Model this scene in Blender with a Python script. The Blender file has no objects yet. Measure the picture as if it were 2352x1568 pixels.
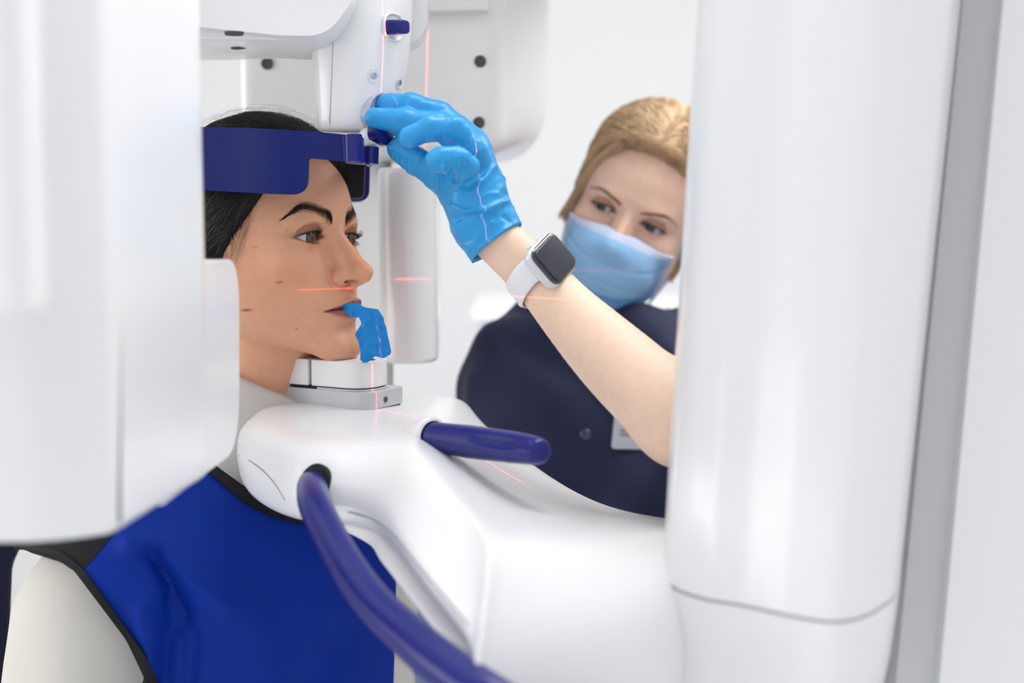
import bpy, math
import numpy as np
from mathutils import Vector, Matrix, geometry

# ---------------------------------------------------------------- camera, light, exposure
VS = globals().get('VOX_SCALE', 1.0)          # voxel size multiplier of the sculpted meshes
sc = bpy.context.scene
col = sc.collection
sc.view_settings.view_transform = 'Standard'
sc.view_settings.look = 'None'
sc.view_settings.gamma = 1.0
sc.view_settings.exposure = 0.0
sc.view_settings.use_curve_mapping = False

CAM = np.array([0.0, 0.0, 1.5])
PITCH = math.radians(-5.84)
FPX = 50.0 / 36.0 * 2352
RIGHT = np.array([1.0, 0, 0])
FWD = np.array([0, math.cos(PITCH), math.sin(PITCH)])
UP = np.cross(RIGHT, FWD)
cam_d = bpy.data.cameras.new('camera')
cam_d.lens = 50; cam_d.sensor_width = 36
cam_d.dof.use_dof = True
cam_d.dof.focus_distance = 1.215
cam_d.dof.aperture_fstop = 3.2
cam_d.clip_start = 0.02
cam = bpy.data.objects.new('camera', cam_d); col.objects.link(cam)
cam.location = CAM
cam.rotation_euler = (math.radians(90) + PITCH, 0, 0)
sc.camera = cam

def P(x, y, d):
    """world point of photo pixel (x, y) at distance d along the viewing axis"""
    return CAM + FWD * d + RIGHT * ((x - 1176) / FPX * d) + UP * ((784 - y) / FPX * d)
def PZ(x, y, z):
    """world point of photo pixel (x, y) on the horizontal plane z"""
    v = FWD + RIGHT * ((x - 1176) / FPX) + UP * ((784 - y) / FPX)
    return CAM + v * ((z - CAM[2]) / v[2])
def proj(p):
    q = np.asarray(p, float) - CAM; d = q @ FWD
    return np.array([1176 + FPX * (q @ RIGHT) / d, 784 - FPX * (q @ UP) / d, d])

world = bpy.data.worlds.new('daylight'); sc.world = world
world.use_nodes = True
bg = world.node_tree.nodes['Background']
bg.inputs['Color'].default_value = (0.97, 0.985, 1.0, 1)
bg.inputs['Strength'].default_value = 1.0
wn = world.node_tree.nodes; wl = world.node_tree.links       # daylight dome: brighter towards the zenith than at the horizon
wt = wn.new('ShaderNodeTexCoord'); ws = wn.new('ShaderNodeSeparateXYZ'); wm = wn.new('ShaderNodeMapRange')
wl.new(wt.outputs['Generated'], ws.inputs[0]); wl.new(ws.outputs['Z'], wm.inputs['Value'])
wm.inputs['From Min'].default_value = 0.0; wm.inputs['From Max'].default_value = 0.8
wm.inputs['To Min'].default_value = 0.80; wm.inputs['To Max'].default_value = 1.7
wl.new(wm.outputs['Result'], bg.inputs['Strength'])

def area(name, loc, target, size, size_y, power, color=(1, 1, 1)):
    l = bpy.data.lights.new(name, 'AREA'); l.shape = 'RECTANGLE'
    l.size = size; l.size_y = size_y; l.energy = power; l.color = color
    o = bpy.data.objects.new(name, l); col.objects.link(o)
    o.location = loc
    o.rotation_euler = (Vector(target) - Vector(loc)).to_track_quat('-Z', 'Y').to_euler()
    return o
area('window_light', (-3.0, 0.6, 1.9), (0.1, 1.1, 1.3), 2.2, 1.8, 58, (1, .99, .97))
area('window_light', (2.8, 0.2, 2.2), (0.3, 1.3, 1.3), 1.6, 1.6, 1.5, (1, .99, .98))
area('ceiling_panel_light', (0.6, 3.0, 2.92), (0.6, 3.0, 0), 2.2, 1.2, 0.8, (1, 1, 1))
area('ceiling_panel_light', (0.75, 1.65, 2.92), (0.75, 1.65, 0), 1.8, 1.2, 68, (1, 1, 1))

# ---------------------------------------------------------------- object helpers
def tag(o, label=None, cat=None, group=None, kind=None):
    if label: o['label'] = label
    if cat: o['category'] = cat
    if group: o['group'] = group
    if kind: o['kind'] = kind
    return o
def empty(name, loc=(0, 0, 0)):
    o = bpy.data.objects.new(name, None); col.objects.link(o); o.location = loc
    o.empty_display_size = .05
    return o
def link(o, parent=None):
    col.objects.link(o)
    if parent is not None:
        o.parent = parent
        w = Matrix.Identity(4); q = parent
        while q is not None:
            w = Matrix.LocRotScale(q.location, q.rotation_euler, q.scale) @ w if q.parent is None else (q.matrix_parent_inverse @ Matrix.LocRotScale(q.location, q.rotation_euler, q.scale)) @ w
            q = q.parent
        o.matrix_parent_inverse = w.inverted()
    return o
def mesh_obj(name, V, F, mat=None, parent=None, smooth=True, colors=None, mats=None, fmat=None, sharp=None):
    """V (n,3) metres in the world; F (m,3) or (m,4) array or list of polygons"""
    me = bpy.data.meshes.new(name)
    if isinstance(F, np.ndarray):
        n, k = F.shape
        me.vertices.add(len(V)); me.vertices.foreach_set('co', np.asarray(V, np.float32).ravel())
        me.loops.add(n * k); me.loops.foreach_set('vertex_index', F.astype(np.int32).ravel())
        me.polygons.add(n)
        me.polygons.foreach_set('loop_start', np.arange(0, n * k, k, dtype=np.int32))
        me.polygons.foreach_set('loop_total', np.full(n, k, dtype=np.int32))
        me.update(calc_edges=True); me.validate()
    else:
        me.from_pydata([tuple(map(float, v)) for v in V], [], [tuple(map(int, f)) for f in F]); me.update()
    for p_ in ([mat] if mats is None else mats):
        if p_: me.materials.append(p_)
    if fmat is not None: me.polygons.foreach_set('material_index', np.asarray(fmat, np.int32))
    me.polygons.foreach_set('use_smooth', [smooth] * len(me.polygons))
    if colors is not None:
        ca = me.color_attributes.new('Col', 'FLOAT_COLOR', 'POINT')
        c4 = np.ones((len(V), 4), np.float32); c4[:, :3] = colors
        ca.data.foreach_set('color', c4.ravel())
    if sharp is not None: me.set_sharp_from_angle(angle=math.radians(sharp))
    o = bpy.data.objects.new(name, me)
    link(o, parent)
    return o
def bevel(o, w, seg=3, ang=35):
    m = o.modifiers.new('bevel', 'BEVEL'); m.width = w; m.segments = seg
    m.limit_method = 'ANGLE'; m.angle_limit = math.radians(ang)
    return o
def subsurf(o, n=2):
    m = o.modifiers.new('subsurf', 'SUBSURF'); m.levels = n; m.render_levels = n
    return o

# ---------------------------------------------------------------- materials
def srgb(*c):
    return tuple(((v / 255) / 12.92 if v / 255 <= .04045 else ((v / 255 + .055) / 1.055) ** 2.4) for v in c)
def mat(name, color=(.8, .8, .8), rough=.5, spec=.5, metal=0, coat=0, coat_rough=.1, sss=0, bump=0, bscale=200, vcol=False,
        sheen=0, trans=0, alpha=1, vary=0, vscale=30, emit=None, estr=1, aniso=0, stretch=None):
    m = bpy.data.materials.new(name); m.use_nodes = True
    nt = m.node_tree; b = nt.nodes['Principled BSDF']
    I = b.inputs
    I['Base Color'].default_value = (*color, 1); I['Roughness'].default_value = rough
    I['Specular IOR Level'].default_value = spec; I['Metallic'].default_value = metal
    I['Coat Weight'].default_value = coat; I['Coat Roughness'].default_value = coat_rough
    I['Subsurface Weight'].default_value = sss
    if sss:
        I['Subsurface Radius'].default_value = (1, .35, .2); I['Subsurface Scale'].default_value = .004
    I['Sheen Weight'].default_value = sheen
    I['Transmission Weight'].default_value = trans; I['Alpha'].default_value = alpha
    I['Anisotropic'].default_value = aniso
    tc = nt.nodes.new('ShaderNodeTexCoord')
    src = tc.outputs['Object']
    if stretch:
        mp = nt.nodes.new('ShaderNodeMapping'); mp.inputs['Scale'].default_value = stretch
        nt.links.new(src, mp.inputs['Vector']); src = mp.outputs['Vector']
    cs = None
    if vcol:
        a = nt.nodes.new('ShaderNodeAttribute'); a.attribute_name = 'Col'; cs = a.outputs['Color']
    if vary:
        n = nt.nodes.new('ShaderNodeTexNoise'); n.inputs['Scale'].default_value = vscale; n.inputs['Detail'].default_value = 4
        nt.links.new(src, n.inputs['Vector'])
        mx = nt.nodes.new('ShaderNodeMix'); mx.data_type = 'RGBA'; mx.blend_type = 'MULTIPLY'; mx.inputs['Factor'].default_value = 1
        mr = nt.nodes.new('ShaderNodeMapRange'); mr.inputs['From Min'].default_value = .3; mr.inputs['From Max'].default_value = .7
        mr.inputs['To Min'].default_value = 1 - vary; mr.inputs['To Max'].default_value = 1 + vary * .4
        nt.links.new(n.outputs['Fac'], mr.inputs['Value'])
        if cs: nt.links.new(cs, mx.inputs[6])
        else: mx.inputs[6].default_value = (*color, 1)
        nt.links.new(mr.outputs['Result'], mx.inputs[7]); cs = mx.outputs[2]
    if cs: nt.links.new(cs, I['Base Color'])
    if bump:
        n = nt.nodes.new('ShaderNodeTexNoise'); n.inputs['Scale'].default_value = bscale; n.inputs['Detail'].default_value = 3
        nt.links.new(src, n.inputs['Vector'])
        bp = nt.nodes.new('ShaderNodeBump'); bp.inputs['Strength'].default_value = bump; bp.inputs['Distance'].default_value = .001
        nt.links.new(n.outputs['Fac'], bp.inputs['Height']); nt.links.new(bp.outputs['Normal'], I['Normal'])
    if emit:
        I['Emission Color'].default_value = (*emit, 1); I['Emission Strength'].default_value = estr
    return m
M_white = mat('white_plastic', (.86, .865, .875), .28, .45, coat=.25, coat_rough=.12)
M_white_soft = mat('white_satin_plastic', (.84, .84, .84), .45, .4)
M_grey = mat('silver_grey_plastic', srgb(196, 198, 203), .35, .5)
M_seam = mat('seam_grey', srgb(150, 148, 152), .7, .2)  # plain grey of seams, groove core, badge print and plinth
M_film = mat('blue_film', srgb(4, 134, 212), .4, .35, bump=.05, bscale=600)
M_hairline = mat('thin_seam', srgb(186, 184, 188), .7, .2)
M_dark = mat('dark_recess', srgb(88, 84, 86), .7, .2)
M_black = mat('black_gap', (.012, .012, .014), .6, .3)
M_navy = mat('navy_plastic', srgb(26, 30, 114), .28, .32, bump=.03, bscale=900)
M_navy_matte = mat('navy_matte_plastic', srgb(14, 30, 104), .42, .2, bump=.03, bscale=900)
M_steel = mat('screw_steel', srgb(180, 195, 215), .25, .5, metal=.9)
M_skin = mat('skin', (.8, .5, .4), .48, .32, sss=.15, vcol=True, bump=.10, bscale=1300, vary=.05, vscale=140)
M_hair = mat('dark_hair', srgb(34, 28, 27), .42, .5)
M_hair_base = mat('dark_hair_base', srgb(22, 18, 18), .6, .25)
M_blond = mat('blond_hair', srgb(222, 190, 152), .45, .4, vary=.25, vscale=60)
M_blond_base = mat('blond_hair_base', srgb(204, 170, 134), .6, .2, vary=.3, vscale=45)
M_glove = mat('nitrile_glove', srgb(40, 154, 218), .36, .4, sss=0, bump=.06, bscale=700, vary=.05, vscale=60)
M_apron = mat('blue_apron_cloth', srgb(0, 46, 150), .6, .15, bump=.25, bscale=1600, vary=.06, vscale=25)
M_binding = mat('black_binding', srgb(24, 24, 28), .7, .25, bump=.2, bscale=1500)
M_shirt = mat('white_shirt_cotton', srgb(206, 202, 196), .85, .15, bump=.2, bscale=900, sheen=.1)
M_scrub = mat('navy_scrub_cloth', srgb(31, 36, 66), .7, .25, bump=.15, bscale=800, sheen=.08)
M_trouser = mat('dark_trousers', srgb(40, 42, 52), .85, .15)
M_mask = mat('surgical_mask_blue', srgb(150, 198, 240), .8, .15, bump=.25, bscale=700, sheen=.1)
M_maskw = mat('surgical_mask_edge', srgb(205, 216, 240), .8, .15)
M_wall = mat('wall_paint_white', (.75, .75, .752), .7, .2)
M_floor = mat('floor_vinyl', (.72, .73, .75), .4, .3, vary=.05, vscale=8)
M_ceil = mat('ceiling_paint_white', (.88, .88, .88), .8, .1)
M_panel = mat('ceiling_light_panel', (.9, .9, .9), .5, .2, emit=(1, 1, 1), estr=.35)
M_lash = mat('lash_black', (.01, .009, .009), .5, .3)
M_eye = mat('eyeball', (.8, .8, .8), .25, .25, vcol=True, coat=.45, coat_rough=.02)
M_glass = mat('watch_glass', srgb(52, 54, 66), .3, .3, coat=.3, coat_rough=.1)
M_glass_rim = mat('watch_glass_rim', (.004, .004, .006), .05, .5, coat=1, coat_rough=.03)
M_band = mat('watch_band_white', srgb(236, 236, 238), .5, .3)
M_alu = mat('watch_case_silver', srgb(222, 224, 228), .32, .5, metal=.35)

# ---------------------------------------------------------------- numpy sculpting
rng = np.random.default_rng(7)
def smin(a, b, k):
    h = np.clip(.5 + .5 * (b - a) / k, 0, 1); return b + (a - b) * h - k * h * (1 - h)
def smax(a, b, k): return -smin(-a, -b, k)
def ell(p, c, r):
    q = (p - np.asarray(c, np.float32)) / np.asarray(r, np.float32)
    k0 = np.sqrt((q * q).sum(1)); q2 = q / np.asarray(r, np.float32); k1 = np.sqrt((q2 * q2).sum(1)) + 1e-9
    return k0 * (k0 - 1) / k1
def cone(p, a, b, ra, rb):
    """tapered capsule"""
    a = np.asarray(a, np.float32); b = np.asarray(b, np.float32); ab = b - a
    t = np.clip(((p - a) @ ab) / max(float(ab @ ab), 1e-12), 0, 1)
    return np.linalg.norm(p - (a + t[:, None] * ab), axis=1) - (ra + (rb - ra) * t)
def chain(p, pts, k=0):
    """pts: list of (xyz, r)"""
    d = None
    for (a, ra), (b, rb) in zip(pts[:-1], pts[1:]):
        e = cone(p, a, b, ra, rb)
        d = e if d is None else (smin(d, e, k) if k else np.minimum(d, e))
    return d
def rbox(p, c, ax, half, r):
    """rounded box, axes = rows of ax"""
    q = np.abs((p - np.asarray(c)) @ np.asarray(ax).T) - (np.asarray(half) - r)
    return np.linalg.norm(np.maximum(q, 0), axis=1) + np.minimum(q.max(1), 0) - r
def waves(p, seed, scale, n=6):
    g = np.random.default_rng(seed); s = 0
    for i in range(n):
        d = g.normal(size=3); d /= np.linalg.norm(d); f_ = scale * g.uniform(.6, 1.6)
        s = s + np.sin(p @ (d * f_) + g.uniform(0, 6.28))
    return s / n ** .5

def sculpt(f, lo, hi, h, margin=1.6, newton=2, block=10):
    """surface nets of the field f over a sparse set of blocks; returns V, F(quads)"""
    h = h * VS
    lo = np.asarray(lo, float); hi = np.asarray(hi, float)
    nb = np.ceil((hi - lo) / h / block).astype(int) + 1
    n = nb * block
    bi = np.stack(np.meshgrid(*[np.arange(k) for k in nb], indexing='ij'), -1).reshape(-1, 3)
    bc = (lo + (bi * block + (block - 1) / 2) * h).astype(np.float32)
    fc = f(bc)
    rad = block * h * .5 * 1.7321 * margin
    act = np.abs(fc) < rad + h
    S = np.where(fc < 0, -1, 1).astype(np.int8)
    G = np.repeat(np.repeat(np.repeat(S.reshape(nb), block, 0), block, 1), block, 2).astype(np.float32) * 1e3
    off = np.stack(np.meshgrid(*[np.arange(block)] * 3, indexing='ij'), -1).reshape(-1, 3)
    ab = bi[act]
    for s in range(0, len(ab), 400):
        idx = (ab[s:s + 400, None, :] * block + off[None]).reshape(-1, 3)
        v = f((lo + idx * h).astype(np.float32))
        G[idx[:, 0], idx[:, 1], idx[:, 2]] = v
    G[0] = G[-1] = 1e3; G[:, 0] = G[:, -1] = 1e3; G[:, :, 0] = G[:, :, -1] = 1e3
    B = G < 0
    cnt = sum(B[i:n[0] - 1 + i, j:n[1] - 1 + j, k:n[2] - 1 + k].astype(np.int8) for i in (0, 1) for j in (0, 1) for k in (0, 1))
    cells = np.argwhere((cnt > 0) & (cnt < 8))
    cid = np.full(np.array(B.shape) - 1, -1, np.int32); cid[tuple(cells.T)] = np.arange(len(cells))
    cor = [(i, j, k) for i in (0, 1) for j in (0, 1) for k in (0, 1)]
    val = {c: G[cells[:, 0] + c[0], cells[:, 1] + c[1], cells[:, 2] + c[2]] for c in cor}
    acc = np.zeros((len(cells), 3)); w = np.zeros(len(cells))
    for c in cor:
        for ax in range(3):
            if c[ax]: continue
            d = list(c); d[ax] = 1; a_, b_ = val[c], val[tuple(d)]
            m = (a_ < 0) != (b_ < 0)
            t = np.where(m, a_ / np.where(m, a_ - b_, 1), 0)
            q = np.tile(np.array(c, float), (len(cells), 1)); q[:, ax] += t
            acc[m] += q[m]; w[m] += 1
    V = lo + (cells + acc / w[:, None]) * h
    Fs = []
    for ax in range(3):
        u, v_ = [(1, 2), (2, 0), (0, 1)][ax]
        sl0 = [slice(1, None)] * 3; sl1 = [slice(1, None)] * 3
        A = [slice(1, n[i] - 1) for i in range(3)]; Bn = list(A)
        A[ax] = slice(0, n[ax] - 1); Bn[ax] = slice(1, n[ax])
        a_ = B[tuple(A)]; b_ = B[tuple(Bn)]
        e = np.argwhere(a_ != b_)
        sgn = a_[tuple(e.T)]
        base = e.copy()
        for i in range(3):
            if i != ax: base[:, i] += 1
        def g(du, dv):
            c = base.copy(); c[:, u] -= du; c[:, v_] -= dv
            return cid[c[:, 0], c[:, 1], c[:, 2]]
        q = np.stack([g(1, 1), g(0, 1), g(0, 0), g(1, 0)], 1)
        q[~sgn] = q[~sgn][:, ::-1]
        Fs.append(q)
    F = np.concatenate(Fs); F = F[(F >= 0).all(1)]
    for it in range(newton):
        v32 = V.astype(np.float32); e = h * .25
        f0 = f(v32)
        g_ = np.stack([f((V + np.eye(3)[i] * e).astype(np.float32)) - f((V - np.eye(3)[i] * e).astype(np.float32)) for i in range(3)], 1) / (2 * e)
        g2 = np.maximum((g_ * g_).sum(1), .05)
        st = np.clip(-(f0 / g2)[:, None] * g_, -h * .6, h * .6)
        V = V + st
    return V, F

def grad(f, p, e):
    g_ = np.stack([f((p + np.eye(3)[i] * e).astype(np.float32)) - f((p - np.eye(3)[i] * e).astype(np.float32)) for i in range(3)], 1)
    return g_ / (np.linalg.norm(g_, axis=1)[:, None] + 1e-9)

def hermite(x, xs, ys):
    """smooth interpolation of rows ys at knots xs"""
    xs = np.asarray(xs, float); ys = np.asarray(ys, float)
    one = ys.ndim == 1
    if one: ys = ys[:, None]
    m = np.gradient(ys, xs, axis=0)
    x = np.clip(np.asarray(x, float), xs[0], xs[-1])
    i = np.clip(np.searchsorted(xs, x, side='right') - 1, 0, len(xs) - 2)
    h_ = (xs[i + 1] - xs[i]); t = ((x - xs[i]) / h_)[:, None]; h_ = h_[:, None]
    r = ((2 * t ** 3 - 3 * t ** 2 + 1) * ys[i] + (t ** 3 - 2 * t ** 2 + t) * h_ * m[i]
         + (-2 * t ** 3 + 3 * t ** 2) * ys[i + 1] + (t ** 3 - t ** 2) * h_ * m[i + 1])
    return r[:, 0] if one else r

def tubes(paths, radii, sides=3):
    """paths (n, k, 3), radii (n, k) -> V, F quads"""
    n, k, _ = paths.shape
    T = np.gradient(paths, axis=1); T /= np.linalg.norm(T, axis=2, keepdims=True) + 1e-12
    ref = np.array([.31, .17, .93]); A = np.cross(T, ref); A /= np.linalg.norm(A, axis=2, keepdims=True) + 1e-12
    Bv = np.cross(T, A)
    an = np.arange(sides) * 2 * np.pi / sides
    R = A[:, :, None] * np.cos(an)[None, None, :, None] + Bv[:, :, None] * np.sin(an)[None, None, :, None]
    V = (paths[:, :, None] + R * radii[:, :, None, None]).reshape(-1, 3)
    s = np.arange(n)[:, None, None] * k * sides; j = np.arange(k - 1)[None, :, None] * sides; a = np.arange(sides)[None, None, :]
    b = (a + 1) % sides
    F = np.stack([s + j + a, s + j + b, s + j + sides + b, s + j + sides + a], -1).reshape(-1, 4)
    return V, F

def rounded(pts, r, seg=6):
    """round the corners of a closed 2D polygon; r scalar or list"""
    out = []; n = len(pts)
    for i in range(n):
        p0, p1, p2 = [np.array(pts[(i + d) % n], float) for d in (-1, 0, 1)]
        ri = r[i] if hasattr(r, '__len__') else r
        a = p0 - p1; b = p2 - p1; la, lb = np.linalg.norm(a), np.linalg.norm(b)
        ri = min(ri, la * .48, lb * .48)
        if ri <= 0: out.append(p1); continue
        A = p1 + a / la * ri; Bp = p1 + b / lb * ri
        for t in np.linspace(0, 1, seg + 1):
            out.append((1 - t) ** 2 * A + 2 * t * (1 - t) * p1 + t * t * Bp)
    return np.array(out)

def sheet(name, outline, depth, thick, m, parent=None, step=12, sharp=40, jit=0):
    """plate from a pixel-traced outline, its own depth function d(x, y) and a real thickness"""
    ol = np.asarray(outline, float); dn = []
    for a_, b_ in zip(ol, np.roll(ol, -1, 0)):                # no edge longer than a grid step
        k_ = max(1, int(np.ceil(np.linalg.norm(b_ - a_) / (step * 1.2)))); dn += [a_ + (b_ - a_) * t / k_ for t in range(k_)]
    ol = np.array(dn)
    x0, y0 = ol.min(0); x1, y1 = ol.max(0)
    inside = []
    for gx_ in np.arange(x0 + step / 2, x1, step):
        for gy in np.arange(y0 + step / 2, y1, step):
            gx = gx0 = gx_; gy0 = gy
            if jit: gx, gy = gx0 + rng.uniform(-jit, jit) * step, gy0 + rng.uniform(-jit, jit) * step
            c = False; j = len(ol) - 1
            for i in range(len(ol)):
                if (ol[i, 1] > gy) != (ol[j, 1] > gy) and gx < (ol[j, 0] - ol[i, 0]) * (gy - ol[i, 1]) / (ol[j, 1] - ol[i, 1]) + ol[i, 0]: c = not c
                j = i
            if c and np.min(np.hypot(ol[:, 0] - gx, ol[:, 1] - gy)) > step * .4: inside.append((gx, gy))
    vs = [Vector(p) for p in ol] + [Vector(p) for p in inside]
    n = len(ol)
    r = geometry.delaunay_2d_cdt(vs, [(i, (i + 1) % n) for i in range(n)], [list(range(n))], 1, 1e-5)
    v2, tris, orig = r[0], r[2], r[3]
    V = np.array([P(v.x, v.y, depth(v.x, v.y)) for v in v2])
    T = np.array([list(t) for t in tris])
    # orient towards the camera
    nm = np.cross(V[T[:, 1]] - V[T[:, 0]], V[T[:, 2]] - V[T[:, 0]])
    if ((CAM - V[T[:, 0]]) * nm).sum() < 0: T = T[:, ::-1]; nm = -nm
    vn = np.zeros_like(V)
    for k in range(3): np.add.at(vn, T[:, k], nm)
    vn /= np.linalg.norm(vn, axis=1)[:, None] + 1e-12
    W = V - vn * thick
    N = len(V)
    from collections import Counter
    ed = Counter()
    for t in T:
        for a, b in ((t[0], t[1]), (t[1], t[2]), (t[2], t[0])): ed[(a, b)] += 1
    bd = [(a, b) for (a, b) in ed if (b, a) not in ed]
    F = [tuple(t) for t in T] + [tuple(t[::-1] + N) for t in T] + [(b, a, a + N, b + N) for a, b in bd]
    return mesh_obj(name, np.vstack([V, W]), F, m, parent, sharp=sharp)

def loft(name, sections, m, parent=None, cap=True, sub=2, crease=None, smooth=True, closed=True):
    """sections: list of rings (k,3); quads between them"""
    k = len(sections[0]); V = np.vstack([np.asarray(s, float) for s in sections]); F = []
    for i in range(len(sections) - 1):
        for j in range(k if closed else k - 1):
            a = i * k + j; b = i * k + (j + 1) % k
            F.append((a, b, b + k, a + k))
    if cap and closed:
        F.append(tuple(range(k))[::-1]); F.append(tuple((len(sections) - 1) * k + np.arange(k)))
    me_o = mesh_obj(name, V, F, m, parent, smooth)
    import bmesh
    bm = bmesh.new(); bm.from_mesh(me_o.data); bmesh.ops.recalc_face_normals(bm, faces=bm.faces); bm.to_mesh(me_o.data); bm.free()
    if sub: subsurf(me_o, sub)
    return me_o

def sweep(name, pts, rads, m, parent=None, n=40, sides=20, cap=True, flat=None):
    """smooth tube along control points (world) with per-point radii"""
    pts = np.asarray(pts, float); s = np.r_[0, np.cumsum(np.linalg.norm(np.diff(pts, axis=0), axis=1))]
    u = np.linspace(0, s[-1], n); C = hermite(u, s, pts); R = hermite(u, s, np.asarray(rads, float))
    T = np.gradient(C, axis=0); T /= np.linalg.norm(T, axis=1)[:, None]
    A = np.cross(T[0], [.1, .2, 1.0]); A /= np.linalg.norm(A); rings = []
    for i in range(n):
        A = A - T[i] * (A @ T[i]); A /= np.linalg.norm(A); Bv = np.cross(T[i], A)
        an = np.arange(sides) * 2 * np.pi / sides
        rings.append(C[i] + R[i] * (np.cos(an)[:, None] * A + np.sin(an)[:, None] * Bv * (flat or 1)))
    V = np.vstack(rings); F = []
    for i in range(n - 1):
        for j in range(sides):
            a = i * sides + j; b = i * sides + (j + 1) % sides
            F.append((a, b, b + sides, a + sides))
    if cap:
        F.append(tuple(range(sides))[::-1]); F.append(tuple((n - 1) * sides + np.arange(sides)))
    return mesh_obj(name, V, F, m, parent, sharp=50)

def lathe(name, c, axis, prof, m, parent=None, seg=40, sharp=35, up=None):
    """profile [(radius, height)] around the axis through c"""
    ax = np.asarray(axis, float); ax /= np.linalg.norm(ax)
    A = np.cross(ax, [0, 0, 1.0] if abs(ax[2]) < .9 else [1.0, 0, 0]); A /= np.linalg.norm(A); Bv = np.cross(ax, A)
    an = np.arange(seg) * 2 * np.pi / seg; V = []; F = []
    for r, h_ in prof: V.append(np.asarray(c) + ax * h_ + max(r, 1e-6) * (np.cos(an)[:, None] * A + np.sin(an)[:, None] * Bv))
    for i in range(len(prof) - 1):
        for j in range(seg):
            a = i * seg + j; b = i * seg + (j + 1) % seg
            F.append((a, b, b + seg, a + seg))
    return mesh_obj(name, np.vstack(V), F, m, parent, sharp=sharp)

def prism(name, outline3, vec, m, parent=None, bw=0, seg=3, smooth=True):
    """extrude a planar 3D outline along vec"""
    o3 = np.asarray(outline3, float); n = len(o3)
    V = np.vstack([o3, o3 + np.asarray(vec)]); F = [tuple(range(n))[::-1], tuple(np.arange(n) + n)]
    F += [(i, (i + 1) % n, (i + 1) % n + n, i + n) for i in range(n)]
    o = mesh_obj(name, V, F, m, parent, sharp=30)
    import bmesh
    bm = bmesh.new(); bm.from_mesh(o.data); bmesh.ops.recalc_face_normals(bm, faces=bm.faces); bm.to_mesh(o.data); bm.free()
    o.data.set_sharp_from_angle(angle=math.radians(30))
    if bw:
        bevel(o, bw, seg); o.modifiers['bevel'].harden_normals = False
    return o

def bvh_of(o):
    from mathutils.bvhtree import BVHTree
    bpy.context.view_layer.update()
    return BVHTree.FromObject(o, bpy.context.evaluated_depsgraph_get()), o.matrix_world.copy()
def hit(bv, px, py, fallback=1.1):
    """surface point and normal under a photo pixel"""
    t, mw = bv; inv = mw.inverted(); o_ = inv @ Vector(CAM); d_ = (inv @ Vector(P(px, py, 1.0)) - o_).normalized()
    h = t.ray_cast(o_, d_)
    if h[0] is None: return P(px, py, fallback), -FWD
    n_ = np.array((mw.to_3x3() @ h[1]).normalized()); n_ = n_ if n_ @ FWD < 0 else -n_
    return np.array(mw @ h[0]), n_
# ---------------------------------------------------------------- room
def box(name, lo, hi, m, parent=None, bw=0):
    lo = np.array(lo, float); hi = np.array(hi, float)
    V = np.array([[(lo, hi)[i][0], (lo, hi)[j][1], (lo, hi)[k][2]] for i in (0, 1) for j in (0, 1) for k in (0, 1)])
    F = [(0, 1, 3, 2), (4, 6, 7, 5), (0, 4, 5, 1), (2, 3, 7, 6), (0, 2, 6, 4), (1, 5, 7, 3)]
    o = mesh_obj(name, V, F, m, parent, smooth=bool(bw), sharp=30 if bw else None)
    if bw: bevel(o, bw)
    return o
tag(box('wall_back', (-4, 4.3, 0), (4, 4.4, 3.0), M_wall), kind='structure')
tag(box('wall_left', (-4.1, -1.5, 0), (-4, 4.4, 3.0), M_wall), kind='structure')
tag(box('wall_right', (4, -1.5, 0), (4.1, 4.4, 3.0), M_wall), kind='structure')
tag(box('floor', (-4.1, -1.5, -.1), (4.1, 4.4, 0), M_floor), kind='structure')
tag(box('ceiling', (-4.1, -1.5, 3.0), (4.1, 4.4, 3.1), M_ceil), kind='structure')
# ---------------------------------------------------------------- heads (millimetres: x = own left, y = forward, z = up)
HX = [0, 12, 24, 36, 46, 54, 60, 65, 69, 73]
HT = [  # z, then forward distance of the face surface at the lateral positions HX
    (60, (-5, -6, -9, -15, -22, -34, -48, -70, -98, -120)),
    (45, (2, 1, -2, -8, -16, -28, -42, -62, -90, -118)),
    (30, (6.5, 5.5, 3, -3, -11, -23, -37, -56, -84, -114)),
    (19, (9, 8.5, 7.5, 2.5, -6, -18, -32, -50, -78, -110)),
    (11, (7.5, 7, 6, 3, -6, -16, -30, -49, -76, -110)),
    (4,   (6, 0, -2, -2, -8, -16, -28, -47, -74, -110)),
    (-3,  (6, -2, -5, -5, -9, -16, -27, -46, -73, -110)),
    (-12, (8, 0, -2, -3, -7, -14, -25, -44, -72, -110)),
    (-22, (10, 5, 3, 1, -4, -12, -24, -43, -72, -110)),
    (-33, (13, 9, 6, 1, -6, -15, -27, -46, -74, -110)),
    (-44, (16, 13, 7, 0, -9, -20, -32, -51, -78, -112)),
    (-54, (20, 16, 8, -1, -12, -24, -37, -57, -85, -115)),
    (-66, (20, 16, 7, -3, -15, -29, -43, -66, -95, -118)),
    (-78, (16, 13, 5, -6, -20, -35, -52, -78, -105, -120)),
    (-88, (14, 11.5, 4, -9, -25, -42, -62, -90, -112, -122)),
    (-98, (17, 14, 4, -13, -31, -51, -74, -100, -118, -124)),
    (-108, (16, 12, 0, -19, -40, -64, -90, -110, -120, -125)),
    (-120, (10, 5, -8, -30, -55, -80, -105, -118, -122, -126)),
]
_zs = np.arange(-130, 71, 1.0); _xs = np.arange(-80, 81, 1.0)
_t = sorted(HT); _kz = [r[0] for r in _t]
_a = hermite(_zs, _kz, np.array([r[1] for r in _t], float))
_cols = np.abs(_xs)
_sym = np.r_[-np.array(HX[:0:-1], float), HX]
_full = np.concatenate([_a[:, :0:-1], _a], 1)
HG = hermite(_xs, _sym, _full.T).T                      # (z, x)
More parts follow.
